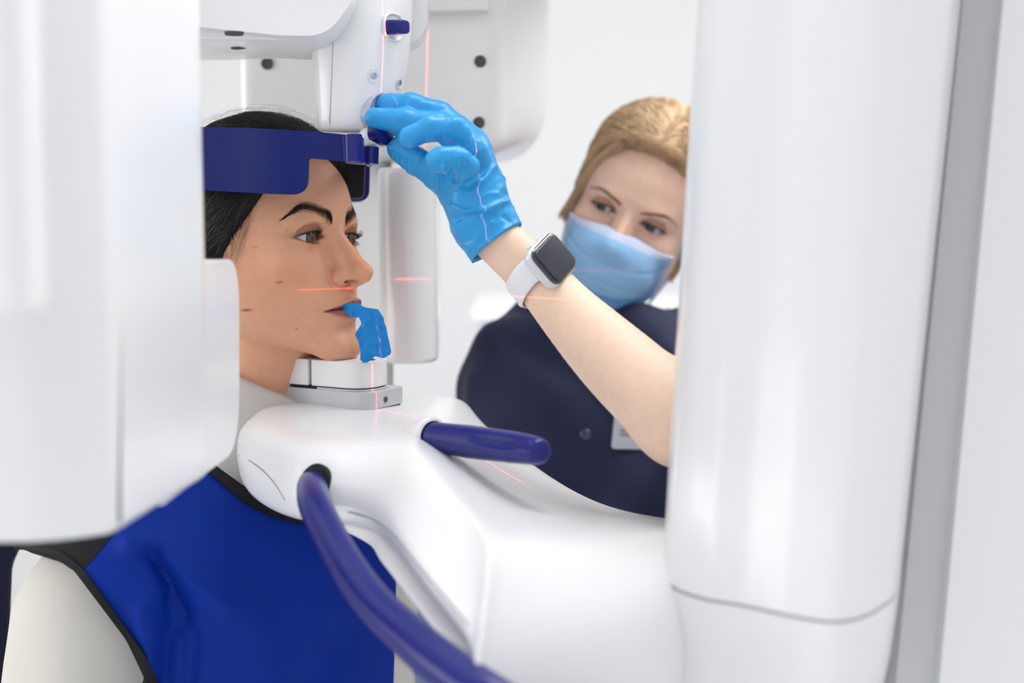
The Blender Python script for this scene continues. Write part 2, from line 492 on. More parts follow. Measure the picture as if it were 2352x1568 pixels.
for _ in range(5):
    HG[1:-1] = (HG[:-2] + 2 * HG[1:-1] + HG[2:]) / 4
    HG[:, 1:-1] = (HG[:, :-2] + 2 * HG[:, 1:-1] + HG[:, 2:]) / 4
HN = 1 / np.sqrt(1 + np.gradient(HG, axis=0) ** 2 + np.gradient(HG, axis=1) ** 2)
def bil(T, x, z):
    x = np.clip(x + 80, 0, 159.99); z = np.clip(z + 130, 0, 199.99)
    i = x.astype(int); j = z.astype(int); fx = x - i; fz = z - j
    return (T[j, i] * (1 - fx) * (1 - fz) + T[j, i + 1] * fx * (1 - fz) + T[j + 1, i] * (1 - fx) * fz + T[j + 1, i + 1] * fx * fz)
EYE = dict(x=30.0, y=-10.2, z=0.0, r=12.0, lid=13.5, lat=15.0, med=15.5, up=4.6, lo=5.2, tilt=1.0)

def lid_curves(x, e):
    """x = lateral offset from the eye centre (+ towards the nose); returns upper and lower lid heights"""
    u = np.where(x > 0, x / e['med'], x / e['lat'])
    v = (u - .22) / np.where(u > .22, .78, 1.22); w = np.clip(1 - np.abs(v) ** 2.1, -1.5, 1)
    base = -e['tilt'] * u
    return base + e['up'] * w, base - e['lo'] * np.clip(1 - np.abs(u) ** 2.0, -1.5, 1)

def make_head(e=EYE, lips=1.0, nose=1.0, neck=None):
    def f(p):
        x = p[:, 0]; y = p[:, 1]; z = p[:, 2]; ax = np.abs(x)
        d = (y - bil(HG, x, z)) * bil(HN, x, z) * .95
        d = smax(d, -(y + 92), 12)
        jaw = -(z - (-110.5 + np.maximum(8 - y, 0) * .40 - .0035 * np.maximum(8 - y, 0) ** 2 * .0)) * .92
        d = smax(d, jaw, 13)
        d = smax(d, z - 62, 16)
        q = p.copy(); q[:, 0] = ax
        sk = ell(p, (0, -87, 28), (75, 87, 85))
        d = smin(d, sk, 12)
        d = smin(d, ell(q, (10, 5, -96), (11, 11, 10)), 12)                     # chin
        d = smin(d, ell(q, (40, -16, -24), (14, 9, 10)), 18)                   # cheekbone
        # ear
        ear = smax(ell(q, (73, -95, -12), (6, 17, 31)), -ell(q, (80, -92, -8), (5, 10, 20)), 4)
        d = smin(d, ear, 4)
        # neck
        if neck is not None: d = smin(d, chain(p, neck), 16)
        # nose
        n_ = cone(p, (0, 1, 8), (0, 28, -27), 5.5, 7.5)
        n_ = smin(n_, cone(q, (5, -2, 2), (6, 17, -31), 6.5, 8.0), 5)
        n_ = smin(n_, ell(p, (0, 33.0 * nose, -32), (8.8, 9, 8.2)), 4)
        n_ = smin(n_, cone(p, (0, 33, -36), (0, 20, -44), 4.2, 4), 4)
        al = smin(ell(q, (12.4, 17, -36.0), (7.6, 9.6, 7.8)), cone(q, (10, 20, -36), (6, 30, -35), 5.6, 6.2), 3)
        n_ = smin(n_, al, 3.5)
        near = (y > -12) & (z < 25) & (z > -60)
        d = smin(d, n_, 4.0 + 6 * np.clip((z + 28) / 12, 0, 1))
        d = smax(d, -ell(q, (11.8, 26.5, -40.2), (4.2, 7.8, 1.5)), .7)
        d = smax(d, -chain(q, [((15.5, 22, -27.5), .1), ((18.3, 14, -29.5), .9), ((19.2, 9.8, -36), 1.7), ((16.3, 12, -43), 1.1), ((13, 17, -46), .3)]), 2.4)
        # philtrum
        d = d + .8 * np.exp(-((x / 2.6) ** 2 + ((z + 52) / 7) ** 2)) * (y > 5)
        # lips
        if lips:
            zs = 2.8 * np.clip(1 - (ax / 26) ** 2, 0, 1); ql = q.copy(); ql[:, 2] = z - zs; zq = z - zs
            up_ = chain(ql, [((0, 21.5, -62.2), 3.4), ((4.5, 22.0, -60.9), 3.8), ((13, 16.2, -63.2), 2.7), ((24, 6.5, -66.2), 1.5)])
            lo_ = chain(ql, [((0, 20.0, -69.9), 4.5), ((9, 17.8, -69.7), 4.2), ((16, 12.6, -68.4), 3.2), ((24, 6, -66.6), 1.5)])
            d = smin(d, up_, 3.0); d = smin(d, lo_, 3.0)
            mz = -65.7 - .6 * np.exp(-(x / 5) ** 2) - .0008 * ax * ax
            g_ = np.exp(-(((zq - mz) / .85) ** 2)) * np.clip((26 - ax) / 3, 0, 1) * (y > 0)
            d = d + 2.2 * g_
            d = d + 1.2 * np.exp(-(((ax - 27.5) / 3) ** 2 + ((z + 67) / 4) ** 2)) * (y > -5)
            d = d + 1.2 * np.exp(-((x / 13) ** 2 + ((z + 80) / 4.5) ** 2)) * (y > 0)
        # eyes
        s = np.sign(x); s = np.where(s == 0, 1, s)
        ex = -(ax - e['x'])                                                    # + towards the nose
        fr = (y > e['y'] - 4)
        lid = ell(q, (e['x'], e['y'], e['z']), (e['lid'] + 1.5, e['lid'], e['lid'] - 1.5))
        lid = smax(lid, -(y - e['y'] + 2), 3)
        d = smin(d, lid, 4.5)
        d = smin(d, ell(q, (e['x'] - 14.5, e['y'] + 6.5, -1.5), (6, 5, 5)), 4)
        zu, zlw = lid_curves(ex, e)
        op = np.maximum(z - e['z'] - zu, zlw - (z - e['z'])) * .85
        cut = smax(op, -(y - e['y'] + 1), .5)
        d = smax(d, -cut, .9)
        # lid crease
        u = ex / 16.5
        zc = 11.6 * (1 - np.abs(u) ** 2.2) + .5 - e['tilt'] * u
        m = np.clip((1.0 - np.abs(u)) / .3, 0, 1) * fr
        d = d + 1.5 * np.exp(-((z - zc) / .9) ** 2) * m
        zb = -11.5 * (1 - np.abs(u) ** 2) + 1.5
        d = d + .25 * np.exp(-((z - zb) / 1.0) ** 2) * m
        return d
    return f

def skin_colors(V, base, lip, blush=1.0, e=EYE, shadow=1.0, moles=(), brow_pts=None):
    x, y, z = V.T; ax = np.abs(x); c = np.tile(np.array(base), (len(V), 1))
    def blend(w, rgb):
        nonlocal c
        w = np.clip(w, 0, 1)[:, None]; c = c * (1 - w) + np.array(rgb) * w
    b = np.array(base)
    blend(.45 * blush * np.exp(-(((ax - 50) / 18) ** 2 + ((z + 32) / 15) ** 2)) * (y > -70), b * (1.03, .76, .66))
    blend(.50 * blush * np.exp(-((x / 13) ** 2 + ((z + 20) / 16) ** 2)) * (y > 8), b * (1.0, .72, .62))
    blend(.35 * blush * np.exp(-(((ax - 14) / 6) ** 2 + ((z + 34) / 7) ** 2)) * (y > 5), b * (.9, .66, .58))
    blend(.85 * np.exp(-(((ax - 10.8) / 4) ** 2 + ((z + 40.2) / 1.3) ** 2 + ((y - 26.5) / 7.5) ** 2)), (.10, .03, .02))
    blend(.30 * np.exp(-((x / 18) ** 2 + ((z + 100) / 12) ** 2)) * (y > 0), b * (.98, .86, .82))
    # lips
    z_ = z; z = z - 2.8 * np.clip(1 - (ax / 26) ** 2, 0, 1)
    zu = -65.5 + 7.6 * np.clip(1 - ax / 25, 0, 1) ** .95 + 1.0 * np.exp(-((ax - 4.5) / 3) ** 2) - 1.0 * np.exp(-(x / 2) ** 2)
    zl = -66 - 9.6 * np.clip(1 - (ax / 26) ** 1.9, 0, 1)
    w = np.clip((zu - z) / 1.7 + .3, 0, 1) * np.clip((z - zl) / 2.0 + .3, 0, 1) * (ax < 26) * (y > 0)
    blend(w * .9, lip)
    blend(w * .5 * (z > -66), np.array(lip) * (.5, .4, .55))
    blend(w * .6 * np.clip(1 - np.abs(z + 66.2) / 1.6, 0, 1), np.array(lip) * .3); z = z_
    # upper lids: brown make-up
    ex = -(ax - e['x']); u = ex / 17
    zc = 12.0 * (1 - np.abs(u) ** 2.2) + .8
    m = np.clip((1.04 - np.abs(u)) / .22, 0, 1) * (y > e['y'] - 2)
    blend(.85 * shadow * m * np.clip((zc - z) / 1.5, 0, 1) * np.clip((z + 2 - 2 * u) / 3, 0, 1), b * (.48, .38, .33))
    zu_, zl_ = lid_curves(ex, e)
    blend(.8 * shadow * m * np.exp(-((z - zu_ - .3) / 1.1) ** 2), (.03, .022, .02))
    blend(.55 * shadow * m * np.exp(-((z - zl_ + .3) / .9) ** 2), b * (.38, .25, .2))
    blend(.35 * shadow * np.exp(-((np.hypot((ex + 17) / 7, (z - 1) / 4)) ** 2)) * (y > -30), b * (.5, .38, .33))
    blend(.30 * np.exp(-((np.hypot((ex - 1) / 14, (z + 13) / 5)) ** 2)) * (y > -20), b * (.92, .80, .78))
    blend(.7 * np.exp(-((ex - 14.5) ** 2 / 6 + z * z / 6)) * (y > -9), (.45, .16, .12))
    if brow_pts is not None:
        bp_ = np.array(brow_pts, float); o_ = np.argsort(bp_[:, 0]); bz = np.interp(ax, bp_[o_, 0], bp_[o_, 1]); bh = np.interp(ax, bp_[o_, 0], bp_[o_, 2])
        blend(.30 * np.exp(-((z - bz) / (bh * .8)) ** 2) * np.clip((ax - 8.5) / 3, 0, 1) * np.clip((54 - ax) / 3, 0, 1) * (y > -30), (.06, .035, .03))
    for (mx_, mz_, r_, k_) in moles:
        blend(k_ * np.exp(-(((x - mx_) / r_) ** 2 + ((z - mz_) / r_) ** 2)) * (y > -80), (.10, .04, .025))
    return c

def eye_mesh(name, center, R, gaze, parent, iris=(.16, .10, .05), r=12.0):
    """eyeball whose local forward is gaze (world unit vector); colours follow the angle from it"""
    g_ = np.asarray(gaze, float); g_ /= np.linalg.norm(g_)
    A = np.cross(g_, [0, 0, 1.0]); A /= np.linalg.norm(A); Bv = np.cross(A, g_)
    V = []; C = []; nth, nph = 90, 64
    th = np.r_[np.linspace(0, .62, 56), np.linspace(.65, np.pi, 34)]
    for t in th:
        bulge = 1.0 * max(0, 1 - (t / .55) ** 2)
        for ph in np.arange(nph) * 2 * np.pi / nph:
            d = math.cos(t) * g_ + math.sin(t) * (math.cos(ph) * A + math.sin(ph) * Bv)
            V.append(center + d * (r + bulge) / 1000)
            if t < .17: c = (.006, .005, .005)
            elif t < .54:
                q = .85 + .10 * math.sin(ph * 23 + 3 * math.sin(ph * 7)) + .3 * (t < .28)
                c = tuple(v * q * (1 if t < .47 else .35) for v in iris)
            else:
                k = min(1, (t - .54) / .04); c = tuple(.05 * (1 - k) + k * v for v in (.60, .61, .65))
                red = max(0, min(1, (t - .8) / .5)) * .3; c = (c[0], c[1] * (1 - red), c[2] * (1 - red))
            C.append(c)
    F = []
    for i in range(len(th) - 1):
        for j in range(nph):
            a = i * nph + j; b = i * nph + (j + 1) % nph
            F.append((a, b, b + nph, a + nph))
    return mesh_obj(name, np.array(V), np.array(F)[:, ::-1], M_eye, parent, colors=np.array(C))

def surf_y(f, x, z, y0=60):
    """forward distance of the head surface at (x, z)"""
    y = np.full(len(x), float(y0))
    for _ in range(60):
        v = f(np.stack([x, y, z], 1).astype(np.float32)); y = y - np.clip(v, -2, 6) * .8
    return y

def lashes(f, e, side, to_world, name, parent, n_up=58, n_lo=26, k=1.0, m=None):
    """side -1 = own right; lashes grow from the lid rims"""
    g_ = np.random.default_rng(11 + side)
    paths = []; rad = []
    for which, n in (('u', n_up), ('l', n_lo)):
        xs = np.linspace(-.93, .86, n) + g_.normal(0, .01, n)
        for q in xs:
            ex = q * (e['med'] if q > 0 else e['lat'])
            zu, zl = lid_curves(np.array([ex]), e)
            z = (zu if which == 'u' else zl)[0]
            xx = side * (e['x'] - ex)
            rr = e['lid'] - .2; y = e['y'] + math.sqrt(max(rr ** 2 - ex ** 2 * .85 - z ** 2, 4))
            p = np.array([xx, y, e['z'] + z])
            L = (8.8 if which == 'u' else 4.8) * k * (1 - .45 * abs(q) ** 2) * g_.uniform(.8, 1.1)
            if which == 'u' and q < 0: L *= 1.05
            out = np.array([side * (-ex * .045) + g_.normal(0, .12), 1, 0.0]); out /= np.linalg.norm(out)
            up = np.array([0, 0, 1.0]) if which == 'u' else np.array([0, 0, -1.0])
            t = np.linspace(0, 1, 7)[:, None]
            if which == 'u': pt = p + L * (out * (t * .9 - .1 * t ** 2) + up * (-.22 * t + .62 * t ** 2.0))
            else: pt = p + L * (out * (t * .75) + up * (.55 * t - .1 * t * t))
            paths.append(pt); rad.append(np.linspace(.19, .03, 7) * (1.15 if which == 'u' else .8))
    pa = np.array(paths); V, F = tubes(pa, np.array(rad), 3)
    return mesh_obj(name, to_world(V), F, m or M_lash, parent)

def brow(f, side, to_world, name, parent, pts, m, n=420, seed=3, rr=.062):
    """pts: rows (x, z, half width, hair angle in degrees from horizontal outward) from the nose end to the tail"""
    g_ = np.random.default_rng(seed)
    pts = np.array(pts, float); t = np.linspace(0, 1, len(pts))
    u = g_.uniform(0, 1, n) ** .95; q = hermite(u, t, pts)
    v = np.clip(g_.normal(0, .55, n), -1.35, 1.35)
    x0 = q[:, 0]; z0 = q[:, 1] + v * q[:, 2]
    an = np.radians(q[:, 3] - v * 22 + g_.normal(0, 7, n)); L = g_.uniform(4.5, 8.5, n) * (1 - .35 * u) * (.6 + .4 * np.minimum(1, q[:, 2] / 3))
    k = 6; paths = np.zeros((n, k, 3))
    for i in range(k):
        s_ = i / (k - 1) * L
        a2 = an - np.radians(10) * i / (k - 1)
        x = x0 + np.cos(a2) * s_; z = z0 + np.sin(a2) * s_
        y = surf_y(f, x * side, z)
        paths[:, i] = np.stack([x * side, y + .15 + .35 * math.sin(i / (k - 1) * 3.0), z], 1)
    rad = np.tile(np.linspace(rr, rr * .25, k), (n, 1))
    V, F = tubes(paths, rad, 3)
    return mesh_obj(name, to_world(V), F, m, parent)

def frame_from(psi, roll, pitch):
    psi, roll, pitch = [math.radians(a) for a in (psi, roll, pitch)]
    F = np.array([math.sin(psi), -math.cos(psi), 0]); L = np.array([math.cos(psi), math.sin(psi), 0]); Z = np.array([0, 0, 1.0])
    F2 = F * math.cos(pitch) + Z * math.sin(pitch); Z2 = Z * math.cos(pitch) - F * math.sin(pitch)
    L3 = L * math.cos(roll) + Z2 * math.sin(roll); Z3 = Z2 * math.cos(roll) - L * math.sin(roll)
    return np.array([L3, F2, Z3])                      # rows: own left, forward, up

def hair_strands(name, f, starts, target, to_world, m, parent, steps=22, step=9.0, lift=.6, rad=.16, seed=5, wob=.25, jit=1.2, follow=None, axis_fn=None):
    g_ = np.random.default_rng(seed)
    p = starts.astype(float).copy(); n = len(p); out = [p.copy()]
    lf = g_.uniform(.1, 1, n) * lift * 2
    wv = g_.normal(0, wob, (n, 3))
    for s in range(steps):
        d = axis_fn(p) if axis_fn else (np.asarray(target, float) - p)
        dist = np.linalg.norm(d, axis=1, keepdims=True); d = d / (dist + 1e-6) + wv * np.minimum(1, dist / 40)
        N = grad(f, p.astype(np.float32), .8)
        d = d - N * (d * N).sum(1, keepdims=True) * .9; d /= np.linalg.norm(d, axis=1, keepdims=True) + 1e-9
        p = p + d * np.minimum(step, dist * .5 + .3)
        v = f(p.astype(np.float32)); p = p - N * (v - lf)[:, None] * .9
        wv = wv * .9 + g_.normal(0, wob * .25, (n, 3))
        out.append(p.copy())
    pa = np.stack(out, 1)
    r = np.tile(rad * np.r_[.5, np.ones(steps - 1), .5], (n, 1)) * g_.uniform(.7, 1.2, n)[:, None]
    V, F = tubes(pa, r, 3)
    return mesh_obj(name, to_world(V), F, m, parent)
# ---------------------------------------------------------------- patient
HS = 1.0
HO = P(762, 546, 1.27)
HR = frame_from(60.5, -3.0, 4.0)
def hw(v):                                              # head millimetres -> world
    return HO + (np.asarray(v, float) @ HR) * HS / 1000
def wh(p):                                              # world -> head millimetres
    return ((np.asarray(p, float) - HO) @ HR.T) / HS * 1000
patient = empty('person', (HO[0] - .02, HO[1] + .05, 0))
tag(patient, 'dark-haired woman in a white shirt, blue apron and head clamp, biting a blue film', 'person')
e1 = dict(EYE, tilt=-.3, up=4.2)
GAZE = (-.06, 1, -.10)
neckp = [((0, -66, -70), 50), ((0, -92, -130), 47), ((0, -104, -190), 54)]
f1 = make_head(e1, neck=neckp)
V1, F1 = sculpt(f1, (-86, -182, -172), (86, 50, 120), 1.25)
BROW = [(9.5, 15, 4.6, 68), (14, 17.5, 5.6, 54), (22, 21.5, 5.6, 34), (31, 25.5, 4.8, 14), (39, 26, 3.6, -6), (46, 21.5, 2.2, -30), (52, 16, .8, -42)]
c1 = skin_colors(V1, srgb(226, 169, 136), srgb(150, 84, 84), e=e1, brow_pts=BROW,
                 moles=[(-55, -39, 1.1, .75), (-62, -62, 1.2, .9), (-40, -80, .8, .5), (-50, 6, .7, .5), (-63, -8, .7, .5),
                        (-20, 38, .8, .5), (-68, -72, 1, .6)])
def _torso(p):                                          # metres, world
    return chain(p, TORSO, .05)
_nb = hw((0, -98, -190))
PF = frame_from(50, 0, 0)                               # torso frame: rows left, forward, up
def pt(l, fwd, z): return _nb + PF[0] * l + PF[1] * fwd + PF[2] * z
def body_field(p):
    d = cone(p, pt(0, .0, .04), pt(0, -.005, -.06), .052, .075)
    d = smin(d, cone(p, pt(-.12, -.01, -.10), pt(.12, -.01, -.10), .062, .062), .06)
    d = smin(d, ell(p @ PF.T, pt(0, 0, -.25) @ PF.T, (.165, .105, .24)), .08)
    d = smin(d, ell(p @ PF.T, pt(0, -.01, -.55) @ PF.T, (.155, .11, .2)), .08)
    for s in (-1, 1):
        d = smin(d, chain(p, [(pt(s * .172, -.02, -.13), .050), (pt(s * .215, -.03, -.40), .041), (pt(s * .21, .05, -.62), .032), (pt(s * .16, .09, -.70), .03)], .02), .04)
        d = smin(d, chain(p, [(pt(s * .085, 0, -.62), .095), (pt(s * .10, .0, -.95), .062), (pt(s * .10, -.02, -1.22), .05), (pt(s * .11, .08, -1.25), .03)], .02), .05)
    return d
lo_ = _nb - np.array([.42, .42, 1.42]); hi_ = _nb + np.array([.42, .42, .06])
lo_[2] = 0.0
Vb, Fb = sculpt(body_field, lo_, hi_, .009)
Vall = np.vstack([hw(V1), Vb]); Fall = np.vstack([F1, Fb + len(V1)])
call = np.vstack([c1, np.tile(np.array(srgb(226, 169, 136)), (len(Vb), 1))])
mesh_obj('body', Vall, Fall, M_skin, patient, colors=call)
for s, gz in ((-1, (.0, 1, -.02)), (1, (.0, 1, -.02))):
    c_ = hw((s * e1['x'], e1['y'], 0)); gl = np.array(GAZE if 'GAZE' in globals() else (-.06, 1, -.03))
    eye_mesh('eye', c_, HR, gl @ HR, patient, iris=(.12, .068, .032))
    lashes(f1, e1, s, hw, 'eyelashes', patient)
M_brow = mat('brow_hair', srgb(46, 34, 32), .6, .2)
for s in (-1, 1): brow(f1, s, hw, 'eyebrow', patient, BROW, M_brow, n=1150, seed=4 + s)

# hair
def hairline(z, ax):
    yl = np.interp(z, [-90, -50, -15, 0, 20, 40, 52, 64, 74, 84, 125], [-88, -80, -66, -56, -39, -27, -22, -20, -18, -4, 40])
    return yl
def hair_field(p):
    x, y, z = p.T; ax = np.abs(x)
    sk = ell(p, (0, -80, 28), (81, 98, 90)) 
    sk = smin(sk, ell(p, (0, -150, -25), (42, 34, 36)), 20)         # low knot
    sk = smin(sk, smax(ell(p, (0, -92, -20), (80, 50, 55)), -(ax - 50), 10), 10)
    sk = sk + .9 * np.sin(z * .35 + y * .12 + 2 * np.sin(x * .05)) * .5
    return smax(sk, (y - hairline(z, ax)) * .85 , 7)
Vh, Fh = sculpt(hair_field, (-100, -200, -100), (100, 60, 130), 2.2)
hair1 = mesh_obj('hair', hw(Vh), Fh, M_hair_base, patient)
cand = Vh[(Vh[:, 1] > hairline(Vh[:, 2], 0) - 26) & (Vh[:, 2] > -60)]
st = cand[rng.integers(0, len(cand), 3600)] + rng.normal(0, 1.5, (3600, 3))
hair_strands('strands', hair_field, st, (0, -165, -20), hw, M_hair, hair1, steps=20, step=10, lift=.9, rad=.2, wob=.18)
st2 = Vh[rng.integers(0, len(Vh), 1800)]
hair_strands('strands', hair_field, st2, (0, -165, -20), hw, M_hair, hair1, steps=12, step=9, lift=1.2, rad=.2, wob=.25, seed=9)
stf = Vh[(Vh[:, 2] > 88) & (np.abs(Vh[:, 0]) < 60) & (Vh[:, 1] > -90)]
hair_strands('flyaway_hairs', hair_field, stf[rng.integers(0, len(stf), 120)], (0, -165, 30), hw, M_hair, hair1, steps=14, step=6, lift=4.5, rad=.055, wob=1.5, seed=17)
# flyaway hairs over the crown and wisps at the temple
g_ = np.random.default_rng(21); pa = []; ra = []
top = Vh[(Vh[:, 2] > 95) & (Vh[:, 1] < 10)]
for i in range(60):
    z0 = g_.uniform(-40, 38); y0 = float(hairline(z0, 0)) - 4; x0 = -70.0
    t = np.linspace(0, 1, 14)[:, None]; L = g_.uniform(20, 60)
    pth = np.array([x0, y0, z0]) + np.array([0, 1, 0]) * (g_.uniform(2, 9) * np.sin(t * 2.6)) - np.array([0, .35, 1.0]) * L * t
    xx = np.array([float(v) for v in pth[:, 0]])
    for _ in range(8):
        v = np.minimum(f1(pth.astype(np.float32)), 30); N = grad(f1, pth.astype(np.float32), .8); pth = pth - N * (v - 1.2)[:, None] * .7
    pa.append(pth); ra.append(np.full(14, .06))
Vf, Ff = tubes(np.array(pa), np.array(ra), 3)
mesh_obj('loose_hairs', hw(Vf), Ff, M_hair, hair1)
# ---------------------------------------------------------------- patient clothes
ca, cb, cc = P(545, 882, 1.215), P(645, 928, 1.215), P(700, 912, 1.33)
cn = np.cross(cb - ca, cc - ca); cn /= np.linalg.norm(cn); cn *= np.sign(cn[2])
n0, n1 = hw((0, -88, -120)), hw((0, -101, -185))
def shirt_field(p):
    d = body_field(p) - .010
    d = smin(d, cone(p, n0, n1, .0535, .068), .012)
    q = np.stack([p @ PF[0], p @ PF[1], p[:, 2]], 1)
    fold = waves(q * (1, 1, .35), 3, 52, 6)
    fz = np.clip((_nb[2] - .08 - p[:, 2]) / .08, 0, 1)
    arm_w = np.clip((np.abs((p - _nb) @ PF[0]) - .13) / .04, 0.15, 1)
    d = d + .0055 * fold * fz * arm_w
    d = smax(d, (p - ca) @ cn, .003)
    d = smax(d, _nb[2] - .66 - p[:, 2], .01)
    return d
lo2, hi2 = lo_.copy(), hi_.copy(); lo2[2] = _nb[2] - .68; hi2[2] = _nb[2] + .12
Vs, Fs_ = sculpt(shirt_field, lo2, hi2, .0048)
mesh_obj('shirt', Vs, Fs_, M_shirt, patient)
def trouser_field(p):
    d = body_field(p) - .012 + .002 * waves(p, 5, 30)
    d = smax(d, p[:, 2] - (_nb[2] - .60), .01)
    for s in (-1, 1):
        d = smax(d, -(chain(p, [(pt(s * .225, -.03, -.42), .085), (pt(s * .21, .05, -.62), .06), (pt(s * .16, .09, -.72), .06)])), .01)
    return smax(d, .04 - p[:, 2], .01)
lo3, hi3 = lo_.copy(), hi_.copy(); hi3[2] = _nb[2] - .58
Vt, Ft = sculpt(trouser_field, lo3, hi3, .010); mesh_obj('trousers', Vt, Ft, M_trouser, patient)
for s in (-1, 1):
    q = pt(s * .11, .06, 0); q[2] = .045
    def shoe(p, q=q): return smax(ell(p @ PF.T, q @ PF.T, (.045, .13, .06)), .0 - p[:, 2], .004)
    a_, b_ = sculpt(shoe, q - .16, q + .16, .008); mesh_obj('shoe', a_, b_, M_band, patient)

def ray_grid(field, x0, x1, y0, y1, step, dmin, dmax, blur=3):
    xs = np.arange(x0, x1 + step, step); ys = np.arange(y0, y1 + step, step)
    X, Y = np.meshgrid(xs, ys); n = X.size; x = X.ravel(); y = Y.ravel(); d = np.full(n, dmin)
    base = FWD + np.outer((x - 1176) / FPX, RIGHT) + np.outer((784 - y) / FPX, UP)
    ln = np.linalg.norm(base, axis=1)
    for _ in range(70):
        v = field((CAM + base * d[:, None]).astype(np.float32)); d = np.minimum(d + np.clip(v, -.01, .1) * .8 / ln, dmax)
    bad = d >= dmax - .01; D = np.where(bad, np.nan, d).reshape(X.shape)
    for _ in range(60):
        if not np.isnan(D).any(): break
        Pd = np.pad(D, 1, constant_values=np.nan)
        st_ = np.stack([Pd[i:i + D.shape[0], j:j + D.shape[1]] for i in range(3) for j in range(3)])
        with np.errstate(all='ignore'):
            import warnings; warnings.simplefilter('ignore'); m_ = np.nanmean(st_, 0)
        D = np.where(np.isnan(D), m_ + .001, D)
    for _ in range(blur):
        Pd = np.pad(D, 1, mode='edge'); D = sum(Pd[i:i + D.shape[0], j:j + D.shape[1]] for i in range(3) for j in range(3)) / 9
    def fn(px, py):
        a = np.clip((px - x0) / step, 0, len(xs) - 1.001); b = np.clip((py - y0) / step, 0, len(ys) - 1.001)
        i, j = int(a), int(b); a -= i; b -= j
        return D[j, i] * (1 - a) * (1 - b) + D[j, i + 1] * a * (1 - b) + D[j + 1, i] * (1 - a) * b + D[j + 1, i + 1] * a * b
    return fn
dep = ray_grid(lambda p: body_field(p) - .029, -40, 960, 1000, 2200, 16, .85, 1.6, blur=4)
dep2 = ray_grid(shirt_field, -40, 960, 1000, 2200, 12, .85, 1.6, blur=1)
def seg_d(x, y, pts):
    best = 1e9
    for (ax_, ay_), (bx_, by_) in zip(pts[:-1], pts[1:]):
        t = max(0, min(1, ((x - ax_) * (bx_ - ax_) + (y - ay_) * (by_ - ay_)) / ((bx_ - ax_) ** 2 + (by_ - ay_) ** 2)))
        best = min(best, math.hypot(x - ax_ - t * (bx_ - ax_), y - ay_ - t * (by_ - ay_)))
    return best
FOLDS = [([(300, 1245), (380, 1265), (440, 1330), (520, 1400)], 30, -.008), ([(355, 1275), (392, 1340), (402, 1400), (385, 1480), (378, 1600)], 26, .013),
         ([(410, 1390), (440, 1460), (430, 1600)], 24, .010), ([(330, 1400), (345, 1500), (350, 1600)], 24, -.006), ([(520, 1340), (600, 1450), (620, 1620)], 60, -.007), ([(760, 1480), (700, 1620)], 50, .006), ([(205, 1315), (300, 1380), (330, 1450)], 30, -.003)]
def apd(x, y):
    d = dep(x, y)
    for pts, w, a in FOLDS:
        d += a * math.exp(-(seg_d(x, y, pts) / w) ** 2)
    return min(d, dep2(x, y) - .007)
apron = empty('lead_apron', P(560, 1400, 1.12)); link_ = apron
apron.parent = patient; apron.matrix_parent_inverse = Matrix.Translation(patient.location).inverted()
ao = rounded([(285, 1150), (470, 1040), (500, 1085), (560, 1150), (620, 1180), (690, 1200), (800, 1202), (880, 1222), (910, 1330), (907, 1480), (900, 1690), (890, 2120), (460, 2120), (430, 1690), (365, 1568), (320, 1490), (270, 1420), (215, 1345), (188, 1308)], 14, 4)
sheet('front_panel', ao, apd, .004, M_apron, apron, step=10, jit=.3)
so_ = rounded([(285, 1148), (292, 1190), (190, 1311), (150, 1290), (60, 1264), (20, 1240), (60, 1170)], 6, 3)
sheet('shoulder_panel', so_, lambda x, y: apd(x, y) - .0005, .004, M_binding, apron, step=16)
ah = [(30, 1262), (75, 1262), (125, 1277), (168, 1308), (230, 1390), (290, 1470), (328, 1550), (365, 1640), (385, 1700), (410, 1900), (420, 2110), (460, 2110), (450, 1900), (426, 1700), (408, 1640), (367, 1568), (322, 1490), (272, 1420), (217, 1345), (190, 1306), (150, 1272), (90, 1245), (30, 1245)]
sheet('armhole_binding', rounded(ah, 12, 3), lambda x, y: apd(x, y) - .0035, .010, M_binding, apron, step=12)
nk = [(455, 1030), (475, 1048), (500, 1072), (560, 1115), (600, 1143), (640, 1170), (700, 1188), (800, 1190), (800, 1204), (690, 1203), (620, 1184), (560, 1152), (500, 1100), (455, 1062)]
sheet('neck_binding', rounded(nk, 10, 3), lambda x, y: apd(x, y) - .003, .007, M_binding, apron, step=10)
bk = rounded([(-120, 1180), (60, 1215), (20, 1300), (14, 1450), (22, 1720), (60, 2120), (-120, 2120)], 20, 4)
sheet('back_panel', bk, lambda x, y: 1.36, .01, mat('navy_back_cloth', srgb(16, 18, 42), .8, .2), apron, step=40)
# ---------------------------------------------------------------- panoramic dental x-ray machine
machine = empty('dental_xray_machine', (.45, 1.15, 0))
tag(machine, 'white panoramic dental x-ray machine around the patient, with navy handles and head clamp', 'x-ray machine')
MF = frame_from(60.5, 0, 0); ML, MFW = MF[0], MF[1]
CO = hw((0, 8, -110)); CO[2] = 1.5
def MP(l, f_, z): return CO + ML * l + MFW * f_ + np.array([0, 0, z])      # machine frame: left, forward, height above the lens
def PD(px, d, z):                                                          # column px at distance d and height z above the lens
    return np.array([(px - 1176) / FPX * d, (d - FWD[2] * z) / FWD[1], 1.5 + z])
def part(o): return o

